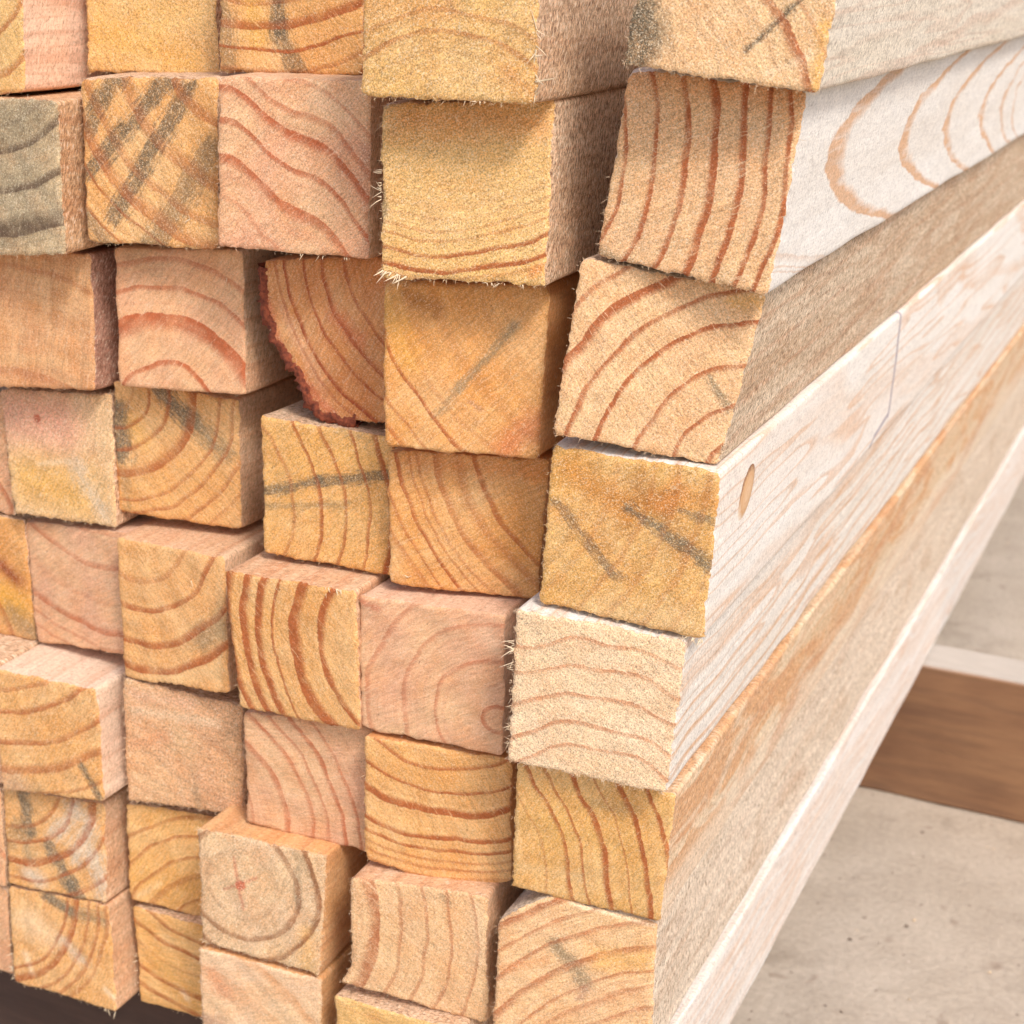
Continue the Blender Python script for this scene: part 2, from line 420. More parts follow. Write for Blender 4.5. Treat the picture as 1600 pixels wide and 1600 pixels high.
def mesh(name, verts, faces, mat, smooth=True):
    me = bpy.data.meshes.new(name)
    verts = np.asarray(verts, dtype=np.float32); faces = np.asarray(faces, dtype=np.int32)
    me.vertices.add(len(verts)); me.vertices.foreach_set('co', verts.ravel())
    k = faces.shape[1]
    me.loops.add(faces.size); me.loops.foreach_set('vertex_index', faces.ravel())
    me.polygons.add(len(faces)); me.polygons.foreach_set('loop_start', np.arange(0, faces.size, k, dtype=np.int32))
    me.polygons.foreach_set('use_smooth', np.full(len(faces), smooth))
    me.update(calc_edges=True); me.validate()
    me.materials.append(mat)
    return me

class Wob:
    """smooth random function as a sum of sines (mm in, about -1..1 out)"""
    def __init__(s, seed, lo, hi, n=14, dims=3):
        g = np.random.default_rng(seed)
        k = np.exp(g.uniform(np.log(6.283 / hi), np.log(6.283 / lo), n))
        v = g.normal(size=(n, dims)); v /= np.linalg.norm(v, axis=1)[:, None]
        s.k = v * k[:, None]; s.ph = g.uniform(0, 6.283, n); s.a = 1.6 / math.sqrt(n)
    def __call__(s, p):
        return (np.sin(p @ s.k.T + s.ph)).sum(-1) * s.a / 1.2

def polyline(pts, tt):
    pts = np.array(pts, float)
    seg = np.hypot(*(pts[1:] - pts[:-1]).T); cum = np.concatenate([[0], np.cumsum(seg)]) / seg.sum()
    return np.stack([np.interp(tt, cum, pts[:, 0]), np.interp(tt, cum, pts[:, 1])], -1)

def smooth_poly(pts, n=3):
    pts = [np.array(q, float) for q in pts]
    for _ in range(n):
        if len(pts) < 3: break
        q = [pts[0]]
        for a, b in zip(pts[:-1], pts[1:]): q += [a * .75 + b * .25, a * .25 + b * .75]
        pts = q + [pts[-1]]
    return pts

def param(N):
    # samples closer together near the arrises
    t = np.linspace(0, 1, N + 1)
    e = .012
    inner = np.linspace(.03, .97, N - 3)
    return np.concatenate([[0, e], inner, [1 - e, 1]])

def face_grid(b, seed, N):
    TL, TR, BR, BL = [np.array(q) for q in b['c']]
    ed = b.get('ed', {})
    T = smooth_poly([TL, *ed.get('T', []), TR]); Rr = smooth_poly([TR, *ed.get('R', []), BR])
    Bt = smooth_poly([BL, *ed.get('B', []), BR]); Lf = smooth_poly([TL, *ed.get('L', []), BL])
    t = param(N)
    cT, cB, cL, cR = polyline(T, t), polyline(Bt, t), polyline(Lf, t), polyline(Rr, t)
    u = t[None, :, None]; v = t[:, None, None]
    S = (1 - v) * cT[None] + v * cB[None] + (1 - u) * cL[:, None] + u * cR[:, None] \
        - ((1 - u) * (1 - v) * TL + u * (1 - v) * TR + (1 - u) * v * BL + u * v * BR)
    W = 50.0
    da = np.minimum(t, 1 - t) * W                      # distance from the edge, mm
    U, V = np.meshgrid(da, da)
    # round the four corners
    Rc = 2.6 if b.get('round') else 1.5
    a = np.clip(1 - U / Rc, 0, 1); c = np.clip(1 - V / Rc, 0, 1)
    mx = np.maximum(a, c); l2 = np.sqrt(a * a + c * c) + 1e-9; f = mx / l2
    sx = np.sign(t - .5)[None, :]; sz = -np.sign(t - .5)[:, None]
    both = (a > 0) & (c > 0)
    S[..., 0] += np.where(both, (a * f - a) * Rc * sx, 0)
    S[..., 1] += np.where(both, (c * f - c) * Rc * sz, 0)
    # uneven sawn outline
    S0 = S.copy()
    w1 = Wob(seed, 6, 40, dims=2); w2 = Wob(seed + 1, 1.2, 4, dims=2); w3 = Wob(seed + 2, 6, 40, dims=2); w4 = Wob(seed + 3, 1.2, 4, dims=2)
    f2 = S.reshape(-1, 2); fall = np.exp(-np.minimum(U, V) / 2.5)
    k = .10 + .16 * b['fuzz']
    S[..., 0] += fall * (w1(f2) * .22 + w2(f2) * k).reshape(fall.shape)
    S[..., 1] += fall * (w3(f2) * .22 + w4(f2) * k).reshape(fall.shape)
    m = np.minimum(U, V)
    back = np.clip(1 - m / .9, 0, 1) ** 2 * (.55 if not b.get('round') else 1.3)   # arris knocked back
    d1 = Wob(seed + 5, 8, 60, dims=2); d2 = Wob(seed + 6, 1.0, 3.5, n=20, dims=2)
    f2 = S.reshape(-1, 2)
    Y = b['n'][0] * S[..., 0] + b['n'][1] * S[..., 1] + back + (d1(f2) * .18 + d2(f2) * (.05 + .09 * b['fuzz'])).reshape(m.shape)
    return np.stack([S[..., 0], Y, S[..., 1]], -1), S0

fibre_mats = {}
def fibres(name, starts, dirs, lens, rads, mat, parent, bend=.35, kind='stuff', lab=None):
    n = len(starts)
    g = rng
    up = g.normal(size=(n, 3)); side_ = np.cross(dirs, up); side_ /= np.linalg.norm(side_, axis=1)[:, None] + 1e-9
    oth = np.cross(dirs, side_); oth /= np.linalg.norm(oth, axis=1)[:, None] + 1e-9
    fr = np.array([0, .4, .75, 1.0]); rr = np.array([1, .85, .55, .12])
    bd = g.uniform(-bend, bend, (n, 1))
    vs = []
    for q, w in zip(fr, rr):
        c = starts + dirs * lens[:, None] * q + side_ * lens[:, None] * bd * q * q
        for k in range(3):
            an = 2.094 * k
            vs.append(c + (side_ * math.cos(an) + oth * math.sin(an)) * (rads * w)[:, None])
    V = np.stack(vs, 1)                          # n,12,3
    base = (np.arange(n) * 12)[:, None, None]
    F = []
    for s in range(3):
        for k in range(3):
            a, b_ = s * 3 + k, s * 3 + (k + 1) % 3
            F.append([a, b_, b_ + 3, a + 3])
    F = (np.array(F)[None] + base).reshape(-1, 4)
    me = mesh(name, V.reshape(-1, 3) * MM, F, mat, True)
    o = link(name, me, parent)
    if kind: o['kind'] = kind
    return o

BEAMS = {
  'R1': {'o': [40.25, -17.32, 244.85], 'n': [0.145, 0.0527], 'c': [[-22.98, 27.13], [28.39, 21.69], [22.84, -26.93], [-28.14, -21.71]], 'p': [-46.54, -51.06], 'r': [[57.64, 0.94, 0.12], [66.62, 1.25, 0.2], [72.05, 2.51, 0.75], [77.74, 0.94, 0.4]], 'st': [[-29.83, -19.33, -24.16, -14.27, 7.06, 'greyd', 0.98], [-30.18, -13.65, -24.52, -8.65, 3.92, 'greyd', 0.95], [18.14, -2.43, 3.7, -17.32, 0.71, 'greyd', 0.98], [9.9, -22.67, 25.4, -14.98, 1.25, 'pale', 0.5], [23.36, -10.36, 22.44, -26.15, 2.04, 'Y', 0.6]], 'base': 'C', 'fuzz': 0.8, 'saw': -55, 'side': 'cream', 'label': 'cream fuzzy beam end with a black lower left corner, topmost of the right-hand column'},
  'R2': {'o': [29.41, -6.58, 192.51], 'n': [-0.0376, 0.1661], 'c': [[-23.39, 28.01], [28.03, 24.63], [23.72, -29.13], [-28.35, -23.61]], 'p': [-73.47, 3.56], 'r': [[51.51, 1.43, 0.8], [60.85, 1.61, 0.85], [69.3, 1.79, 0.9], [77.63, 2.68, 1], [85.84, 2.15, 0.95], [92.68, 1.61, 0.9], [98.37, 1.61, 0.9]], 'st': [[-26.66, -22.55, -19.53, -24.17, 1.25, 'grey', 0.75], [-22.33, 27.21, 26.08, 23.38, 4.92, 'O', 0.35]], 'base': 'C2', 'fuzz': 0.7, 'saw': 25, 'side': 'white', 'taper': 0.35, 'label': 'beam end with seven dark vertical growth rings, directly under the beam with the grey corner'},
  'R3': {'o': [19.55, -8.2, 139.13], 'n': [0.2168, 0.0896], 'c': [[-22.56, 28.82], [29.53, 22.12], [20.58, -28.24], [-27.54, -22.82]], 'p': [32.55, -34.39], 'r': [[16.78, 1.59, 0.8], [26.12, 1.42, 0.8], [36.97, 1.24, 0.8], [48.71, 1.59, 0.95], [57.46, 1.59, 0.8], [66.34, 3.18, 1], [74.96, 1.59, 0.7]], 'st': [[16.02, -2.7, 22.52, -11.49, 1.06, 'grey', 0.95], [21.51, 19.62, 28.49, 20.08, 2.65, 'Y', 0.5], [-24.83, -15.3, -20.85, -18.8, 2.65, 'C', 0.6]], 'base': 'C2', 'fuzz': 0.6, 'saw': -50, 'side': 'brown', 'edge': 'pale', 'label': 'beam end with dashed reddish arcs and a brown rough side, below the vertical-ringed beam'},
  'R4': {'o': [15.5, -12.29, 85.25], 'n': [0.0346, 0.0484], 'c': [[-25.43, 26.05], [26.87, 25.14], [25.51, -26.78], [-26.94, -24.32]], 'p': [-72.88, 31.07], 'r': [[69.63, 2.26, 0.25], [80.1, 2.26, 0.3], [87.93, 2.26, 0.3], [97.22, 2.26, 0.3], [104.66, 1.88, 0.25]], 'st': [[-18.25, 18.33, 0.51, 9.19, 5.64, 'amber', 0.7], [0.38, 11.15, 24.48, 16.72, 4.7, 'amber', 0.6], [2.96, 17.44, 18.95, 0.2, 4.7, 'brown', 0.5], [-22.89, 8.65, -2.84, -11.46, 1.41, 'greyb', 0.9], [0.45, 10.17, 26.06, -3.58, 1.88, 'greyb', 0.9], [15.55, 11.87, 26.16, 9.99, 1.13, 'greyb', 0.7], [-20.68, 5.96, 2.85, -11.51, 3.76, 'amber', 0.3], [14.63, 19.14, 11.18, 12.78, 3.76, 'O', 0.4], [-6.57, -24.45, 21.62, -22.41, 5.64, 'C', 0.5]], 'base': 'Y', 'fuzz': 0.65, 'saw': 35, 'side': 'white', 'edge': 'pale', 'label': 'amber beam end with two diagonal grey streaks, an oval knot on its white side'},
  'R5': {'o': [8.36, -16.89, 32.27], 'n': [0.1242, 0.0196], 'c': [[-25.47, 27.33], [27.62, 24.65], [24.41, -26.71], [-26.48, -24.97]], 'p': [1.91, -53.09], 'r': [[38.07, 1.33, 0.6], [45.62, 1.52, 0.65], [55.34, 1.52, 0.6], [64.4, 1.52, 0.6], [73.41, 1.52, 0.6]], 'st': [[10.91, 19.55, 25.53, 20.79, 2.85, 'C', 0.4]], 'base': 'CC', 'fuzz': 1, 'saw': -35, 'side': 'white2', 'edge': 'pale', 'wave': (0.6, 22, 0.6), 'label': 'pale hairy beam end with five wavy horizontal rings and splinters along its left edge'},
  'R6': {'o': [5.9, -7.81, -22.51], 'n': [0.1495, -0.1024], 'c': [[-24.04, 26.67], [27.56, 23.63], [23.24, -27.11], [-26.77, -23.29]], 'p': [-100.78, -25.78], 'r': [[86.41, 1.0, 0.4], [94.81, 1.4, 0.8], [100.08, 1.0, 0.7], [107.47, 2.0, 0.95], [114.37, 0.8, 0.6], [121.41, 2.0, 1], [129.03, 1.6, 0.9]], 'st': [[1.74, 15.56, 14.19, 15.5, 2.2, 'grey', 0.45], [-22.16, -14.47, -4.78, -14.72, 2.6, 'C', 0.5], [-24.94, 6.7, -23.83, -10.93, 1.4, 'C', 0.5]], 'base': 'Y', 'fuzz': 0.45, 'saw': 60, 'side': 'honey', 'label': 'smooth yellow beam end with steep curved rings, under the pale hairy wavy-ringed beam'},
  'R7': {'o': [1.13, -5.76, -77.47], 'n': [0.221, 0.0184], 'c': [[-26.34, 17.19], [26.05, 25.57], [27.31, -25.26], [-26.87, -25.99]], 'ed': {'T': [[-21.49, 22.22], [-8.88, 30.66], [-0.33, 28.85]]}, 'p': [47.01, -70.94], 'r': [[67.11, 1.6, 0.5], [74.55, 2.79, 0.45], [81.17, 1.2, 0.6], [89.71, 2.79, 0.6], [98.98, 1.8, 0.6], [106.21, 1.4, 0.5], [113.15, 2.79, 0.7]], 'st': [[-6.53, 12.23, 4.02, 0.2, 2.59, 'grey', 0.9], [4.18, -3.58, 2.19, -7.75, 1.4, 'purple', 0.5], [9.01, 8.61, 21.6, 10.77, 4.99, 'Y', 0.5], [-2.44, 28.76, 25.06, 24.67, 0.7, 'pale', 0.8], [-24.15, -0.89, -10.18, 5.33, 2.2, 'O', 0.4]], 'base': 'C2', 'fuzz': 0.6, 'saw': 30, 'side': 'roughgrey', 'label': "tan beam end with a chamfered upper left corner, at the right-hand column's foot"},
  'Q1': {'o': [-38.74, -25.29, 235.21], 'n': [0.0874, 0.0144], 'c': [[-25.72, 23.63], [25.42, 24.3], [25.87, -23.8], [-25.58, -24.03]], 'p': [-0.21, -50.71], 'r': [[39.04, 1.26, 0.15], [44.99, 1.62, 0.5], [50.49, 1.26, 0.4]], 'st': [[-0.03, 2.63, 1.13, 0.66, 0.72, 'grey', 0.75], [19.01, -16.83, 26.53, -21.56, 3.61, 'O', 0.3], [-22.93, 0.29, -0.01, 1.8, 4.51, 'O', 0.3]], 'base': 'Y2', 'fuzz': 0.85, 'saw': 35, 'side': 'shade', 'label': 'yellow beam end with long white splinters down its right edge, beside the grey-cornered beam'},
  'Q2': {'o': [-39.03, -13.67, 184.12], 'n': [0.1256, 0.1178], 'c': [[-26.74, 23.68], [25.11, 27.1], [26.05, -24.67], [-24.51, -25.81]], 'p': [-10.81, 70.52], 'r': [[70.76, 0.94, 0.15], [74.76, 0.94, 0.2], [78.06, 0.94, 0.3], [81.37, 0.94, 0.35], [84.13, 1.13, 0.4], [88.75, 1.32, 0.8], [93.4, 1.51, 0.9], [95.87, 0.94, 0.5]], 'st': [[-25.41, -1.23, -23.86, -7.61, 0.94, 'grey', 0.75], [-21.91, 19.04, 20.51, 21.11, 5.65, 'O', 0.4], [21.81, -21.88, 23.97, -19.89, 1.51, 'O', 0.7]], 'base': 'Y2', 'fuzz': 0.8, 'saw': 30, 'side': 'shade', 'label': 'yellow beam end with rings along its bottom and white splinters at lower left'},
  'Q3': {'o': [-43.67, -5.06, 128.8], 'n': [0.1769, 0.088], 'c': [[-26.34, 25.19], [25.18, 27.44], [25.32, -25.91], [-24.22, -26.87]], 'p': [63.11, 49.16], 'r': [[78.29, 1.58, 0.15], [86.13, 1.97, 0.2], [90.53, 2.36, 0.25], [96.4, 1.18, 0.8], [105.13, 0.98, 0.5], [110.22, 1.38, 0.6]], 'st': [[16.13, 15.04, -0.94, -6.45, 1.28, 'grey', 0.85], [-0.94, -6.45, -7.66, -15.51, 1.08, 'grey', 0.55], [-17.41, 20.93, -9.2, 18.59, 3.35, 'brown', 0.75], [15.11, -23.07, 23.61, -14.24, 4.92, 'R', 0.5], [-25.51, 19.36, -16.64, 2.21, 4.92, 'Y', 0.4], [3.28, -9.69, 6.42, -11.81, 0.79, 'purple', 0.5]], 'base': 'O', 'fuzz': 0.25, 'saw': 45, 'side': 'orange', 'round': 1, 'label': 'smooth orange beam end with one faint diagonal grey streak and a rounded right edge'},
  'Q4': {'o': [-46.59, 4.26, 74.78], 'n': [0.2763, -0.0191], 'c': [[-24.58, 23.22], [26.15, 24.13], [22.98, -24.51], [-24.68, -23.05]], 'p': [72.51, 40.55], 'r': [[71.94, 1.82, 0.7], [77.32, 2.83, 0.35], [84.34, 2.83, 0.55], [90.2, 1.01, 0.5], [92.92, 0.81, 0.5], [96.69, 1.42, 0.8], [101.77, 0.81, 0.6], [105.55, 0.81, 0.6], [107.23, 0.81, 0.6]], 'st': [[1.7, 17.57, 4.76, 6.89, 3.03, 'C', 0.3], [-17.5, 20.48, 24.66, 19.3, 4.04, 'O', 0.4]], 'base': 'O', 'fuzz': 0.3, 'saw': 30, 'side': 'orange', 'label': 'orange beam end with sweeping rings, just under the orange beam with the faint grey streak'},
  'Q5': {'o': [-53.69, -6.11, 23.89], 'n': [0.0884, -0.005], 'c': [[-25.44, 24.3], [25.35, 25.47], [25.5, -25.26], [-25.52, -24.43]], 'p': [23.51, -12.4], 'r': [[5.02, 1.53, 0.7], [21.53, 1.31, 0.6], [33.8, 1.53, 0.5], [46.22, 2.19, 0.5]], 'st': [[-24.54, 22.38, -18.78, 21.01, 1.31, 'R', 0.5], [18.88, 18.1, 22.9, 14.25, 3.06, 'pale', 0.25]], 'base': 'P', 'fuzz': 0.12, 'saw': 30, 'side': 'pink', 'label': 'smooth pink beam end with rings circling a pith at its lower right edge'},
  'Q6': {'o': [-52.47, -3.45, -28.18], 'n': [0.2045, -0.0539], 'c': [[-24.81, 25.69], [25.87, 23.96], [25.02, -24.81], [-26.12, -24.82]], 'ed': {'B': [[9.02, -29.98]]}, 'p': [1.86, 52.21], 'r': [[35.65, 1.5, 0.7], [45.26, 1.28, 0.8], [53.46, 3.0, 1], [63.84, 1.93, 0.9], [68.56, 1.5, 0.8], [72.52, 1.07, 0.5], [75.7, 1.07, 0.55], [79.16, 0.86, 0.6]], 'st': [[12.69, -7.85, 22.59, -20.5, 5.35, 'C', 0.3]], 'base': 'O2', 'fuzz': 0.35, 'saw': -60, 'side': 'orange', 'label': 'orange beam end with sagging rings, one thick and red, under the smooth pink one'},
  'Q7': {'o': [-57.25, -10.52, -79.76], 'n': [0.1611, -0.0222], 'c': [[-23.57, 23.54], [25.77, 25.21], [25.99, -27.26], [-28.18, -21.54]], 'ed': {'L': [[-23.44, 10.66], [-23.75, -9.58], [-25.15, -16.72]]}, 'p': [-69.72, 6.2], 'r': [[55.02, 5.27, 0.7], [64.94, 1.32, 0.5], [74.33, 1.32, 0.5], [83.04, 1.32, 0.5], [91.94, 1.32, 0.5]], 'st': [[22.4, 19.9, 24.73, -0.57, 3.07, 'pale', 0.3], [9.87, 22.57, 12.15, 20.43, 1.1, 'greyd', 0.45]], 'base': 'C2', 'fuzz': 0.65, 'saw': -40, 'side': 'pinkd', 'label': 'tan beam end with a concave left edge and widely spaced upright rings'},
  'P1': {'o': [-116.02, 16.78, 234.95], 'n': [0.053, 0.0951], 'c': [[-25.71, 21.22], [24.83, 23.48], [26.02, -21.97], [-25.26, -23.08]], 'p': [-11.18, 75.48], 'r': [[76.47, 1.78, 0.5], [83.79, 3.33, 0.8], [91.38, 1.11, 0.9], [97.84, 1.78, 0.5]], 'st': [[-5.58, 11.08, -4.15, -9.07, 2.67, 'greyd', 0.95], [-4.15, -9.07, 3.62, -23.37, 3.33, 'greyd', 0.8], [-23.88, -4.85, -21.68, -22.92, 2.89, 'greyd', 0.6], [-13.39, -0.64, -11.97, -12.27, 4.44, 'Y', 0.6]], 'base': 'O2', 'fuzz': 0.45, 'saw': -40, 'side': 'orange', 'label': 'orange beam end in the top row with a vertical grey stripe and curved rings'},
  'P2': {'o': [-103.18, -4.55, 185.82], 'n': [0.1142, 0.0855], 'c': [[-25.79, 26.13], [25.38, 26.96], [25.95, -26.38], [-25.58, -26.04]], 'p': [-63.49, -109.51], 'r': [[104.34, 2.09, 0.45], [111.05, 0.84, 0.2], [116.84, 3.35, 0.75], [127.52, 1.88, 0.75], [136.2, 2.93, 0.8], [142.48, 2.09, 0.55], [151.08, 1.47, 0.5]], 'st': [[8.72, 21.92, 17.34, 16.66, 4.19, 'pale', 0.3], [23.95, 7.52, 25.84, -23.25, 1.88, 'purple', 0.3]], 'base': 'P2', 'fuzz': 0.5, 'saw': 40, 'side': 'pinkd', 'wave': (1.7, 34, 2.2), 'label': 'pink beam end with bold wavy rings falling to the right, second in its column'},
  'P4': {'o': [-99.7, 4.92, 75.74], 'n': [-0.0033, 0.0228], 'c': [[-24.93, 24.49], [27.01, 23.89], [26.84, -24.06], [-25.06, -25.07]], 'p': [-49.71, -7.1], 'r': [[37.07, 1.47, 0.55], [48.12, 1.47, 0.8], [57.24, 1.47, 0.7], [66.97, 1.22, 0.75], [75.32, 2.2, 0.9], [80.67, 1.47, 0.5]], 'st': [[-25.59, -2.92, -1.89, 4.94, 1.47, 'greyb', 0.9], [-1.89, 4.94, 25.65, 11.68, 1.83, 'greyd', 0.9], [-25.18, -7.96, 9.31, -1.17, 0.98, 'grey', 0.6], [5.73, 25.44, 13.05, 24.28, 2.2, 'grey', 0.55]], 'base': 'Y3', 'fuzz': 0.5, 'saw': 40, 'side': 'shade', 'label': 'yellow beam end with a thin level grey streak, below the beam with bark edge'},
  'P5': {'o': [-104.61, -9.65, 23.16], 'n': [0.0105, -0.0148], 'c': [[-26.71, 24.75], [24.81, 26.75], [25.32, -24.82], [-23.25, -26.38]], 'p': [44.75, 6.32], 'r': [[33.95, 2.48, 0.95], [44.35, 4.71, 1], [53.29, 1.24, 0.8], [58.89, 2.97, 1], [64.31, 3.22, 1], [70.68, 2.97, 0.95]], 'st': [[19.45, 8.27, 22.57, -14.97, 3.72, 'C', 0.2]], 'base': 'O2', 'fuzz': 0.4, 'saw': -50, 'side': 'pinkd', 'edge': 'pale', 'inward': True, 'label': 'protruding orange beam end with six bold dark upright rings and a pale top face'},
  'P6': {'o': [-106.1, -3.05, -29.86], 'n': [0.0801, -0.0455], 'c': [[-22.71, 23.08], [28.53, 25.59], [26.76, -24.96], [-24.37, -23.25]], 'p': [-44.43, -19.85], 'r': [[23.39, 1.53, 0.5], [30.45, 1.02, 0.2], [37.45, 2.56, 0.7], [47.82, 1.79, 0.8], [53.6, 1.28, 0.6], [59.86, 1.79, 0.8], [65.55, 1.28, 0.7]], 'st': [], 'base': 'P', 'fuzz': 0.2, 'saw': 10, 'side': 'pink', 'label': 'pale pink beam end with thin curved rings, under the bold upright-ringed orange beam'},
  'P7': {'o': [-119.58, -13.02, -78.57], 'n': [0.1013, 0.0197], 'c': [[-25.1, 24.88], [26.45, 24.7], [22.88, -25.73], [-24.81, -23.4]], 'p': [-7.72, 5.87], 'r': [[13.88, 2.5, 0.2], [22.88, 2.25, 0.7], [30.92, 2.25, 0.9]], 'st': [[9.02, 30.77, 18.87, 17.34, 2.0, 'grey', 0.45], [15.33, 16.55, 15.07, 0.68, 1.5, 'greyb', 0.5], [18.49, -9.21, 18.26, -25.51, 3.76, 'Y', 0.4], [-10.53, 16.13, -7.23, -4.49, 0.63, 'R', 0.5], [-14.9, 1.84, -1.66, 9.62, 0.63, 'R', 0.5]], 'base': 'G', 'fuzz': 0.7, 'saw': 60, 'side': 'honeyd', 'spot': (2.3, 'R'), 'label': 'greyish tan beam end with a red star pith in the middle of its ring'},
  'P8': {'o': [-122.75, -11.58, -130.91], 'n': [0.1137, -0.0767], 'c': [[-23.33, 26.33], [26.09, 24.21], [23.24, -26.82], [-26.94, -22.86]], 'p': [-44.95, -47.3], 'r': [[66.31, 3.03, 0.3], [69.05, 3.54, 0.35], [83.92, 4.55, 0.5]], 'st': [[-19.0, 16.13, -14.39, 8.31, 3.79, 'R2', 0.55], [-25.33, -6.81, -17.24, -7.7, 3.79, 'purple', 0.6]], 'base': 'CP', 'fuzz': 0.45, 'saw': 20, 'side': 'honeyd', 'edge': 'pale', 'label': 'cream and pink beam end at the bottom edge, right below the star-pith beam'},
  'O1': {'o': [-180.05, 29.87, 231.28], 'n': [0.0811, 0.0764], 'c': [[-25.79, 21.21], [24.63, 23.75], [26.1, -22.23], [-25.02, -23.17]], 'p': [16.55, 98.75], 'r': [[89.0, 1.46, 0.3]], 'st': [[-21.37, -9.86, 16.28, -18.91, 4.87, 'Y', 0.4]], 'base': 'Y2', 'fuzz': 0.8, 'saw': -50, 'side': 'shade', 'label': 'plain yellow beam end with diagonal saw marks, in the top row, second from left'},
  'O2': {'o': [-162.42, 1.78, 182.32], 'n': [0.0959, 0.0897], 'c': [[-26.32, 25.91], [24.87, 28.11], [25.48, -25.9], [-24.06, -27.34]], 'p': [38.25, 44.59], 'r': [[33.27, 5.18, 0.55], [51.09, 5.65, 0.5], [64.17, 3.3, 0.45], [71.72, 5.18, 0.6], [78.03, 1.18, 0.7], [86.31, 0.94, 0.7]], 'st': [[7.69, 27.37, -22.78, -4.01, 2.83, 'greyd', 0.95], [14.25, 24.87, -13.56, -18.51, 2.83, 'greyd', 0.95], [22.8, 5.26, 1.07, -27.14, 4.0, 'greyd', 0.7], [-13.22, 26.07, -23.09, 10.92, 3.53, 'greyd', 0.9], [-23.46, -19.21, -15.61, -27.98, 2.35, 'greyb', 0.7], [15.7, 18.15, 20.51, 0.27, 3.53, 'grey', 0.2]], 'base': 'O2', 'fuzz': 0.55, 'saw': -50, 'side': 'shade', 'label': 'orange beam end crossed by broad diagonal blue-grey stripes'},
  'O3': {'o': [-159.48, 9.51, 128.38], 'n': [0.0826, 0.088], 'c': [[-25.75, 22.65], [23.96, 25.7], [26.15, -23.1], [-24.35, -25.46]], 'p': [-4.87, -36.49], 'r': [[9.58, 1.98, 0.5], [21.27, 1.98, 0.85], [37.04, 6.45, 0.9], [48.01, 1.74, 0.65], [57.14, 1.98, 0.55]], 'st': [[-20.15, 20.47, -10.02, 19.11, 3.72, 'grey', 0.4]], 'base': 'P3', 'fuzz': 0.2, 'saw': 50, 'side': 'pinkd', 'inward': True, 'label': 'pink beam end with arched rings, one very thick and orange, below the grey-striped beam'},
  'O4': {'o': [-169.54, 17.79, 75.59], 'n': [0.1199, -0.0183], 'c': [[-24.35, 25.79], [25.82, 24.1], [23.99, -25.08], [-25.68, -24.55]], 'p': [-24.25, 23.89], 'r': [[8.37, 1.26, 0.3], [15.19, 1.51, 0.7], [23.11, 1.76, 0.7], [32.38, 4.02, 0.75], [42.64, 1.51, 0.6], [48.32, 1.51, 0.6], [54.33, 1.51, 0.6], [60.27, 1.51, 0.5]], 'st': [[-5.11, 24.42, 6.9, 13.79, 3.27, 'greyb', 0.98], [6.9, 13.79, 18.99, 4.37, 3.77, 'grey', 0.98], [-22.35, 15.43, -22.72, -1.69, 3.27, 'greyb', 0.98], [-22.81, -9.13, -21.69, -21.51, 1.76, 'grey', 0.55], [-16.43, 11.24, -14.38, 4.18, 3.77, 'Y', 0.4]], 'base': 'O2', 'fuzz': 0.35, 'saw': -45, 'side': 'pinkd', 'label': 'orange beam end with quarter-circle rings and a broad grey patch across its upper right'},
  'O5': {'o': [-162.95, 1.1, 20.28], 'n': [-0.0589, 0.0828], 'c': [[-26.04, 25.12], [23.18, 26.87], [25.62, -23.69], [-22.75, -28.35]], 'p': [-17.17, 36.5], 'r': [[25.5, 2.05, 0.45], [37.2, 2.34, 0.75], [49.53, 2.92, 0.85], [59.5, 3.51, 0.8]], 'st': [[21.98, 0.98, 11.98, -6.04, 4.39, 'grey', 0.75], [-5.7, -24.88, 20.69, -16.28, 3.8, 'C', 0.5], [21.79, 24.72, 20.74, -23.62, 2.05, 'C', 0.4]], 'base': 'O3', 'fuzz': 0.4, 'saw': -45, 'side': 'pinkd', 'label': 'golden beam end with sagging rings, touching the left edge of the bold-ringed beam'},
  'O6': {'o': [-162.53, 2.69, -34.76], 'n': [0.1245, -0.0155], 'c': [[-23.5, 26.4], [25.3, 22.81], [23.53, -23.06], [-25.18, -25.69]], 'p': [-60.91, -107.22], 'r': [[115.8, 5.24, 0.15], [134.06, 5.24, 0.15]], 'st': [[-19.39, 13.78, 15.04, 14.46, 2.1, 'pale', 0.45], [-18.86, 20.55, 4.97, 20.63, 2.62, 'P', 0.5], [-20.55, -1.29, -6.61, 5.28, 2.62, 'R2', 0.3], [3.28, -6.44, 4.96, -22.59, 1.57, 'grey', 0.4]], 'base': 'T', 'fuzz': 0.95, 'saw': -10, 'side': 'shade', 'edge': 'pinkp', 'label': 'tan woolly beam end without clear rings, below the golden beam with sagging rings'},
  'O7': {'o': [-168.9, 9.33, -87.8], 'n': [0.1999, -0.0707], 'c': [[-22.5, 23.37], [23.5, 22.45], [19.91, -28.31], [-25.98, -22.29]], 'p': [19.98, -45.14], 'r': [[32.63, 1.57, 0.6], [42.46, 3.14, 0.5], [50.93, 1.57, 0.55], [59.72, 1.57, 0.6], [67.83, 2.09, 0.5]], 'st': [[-22.48, -20.11, -12.19, -12.14, 1.57, 'pale', 0.3]], 'base': 'Y3', 'fuzz': 0.35, 'saw': 60, 'side': 'shade', 'label': 'recessed golden beam end with rings rising to the right, left of the star-pith beam'},
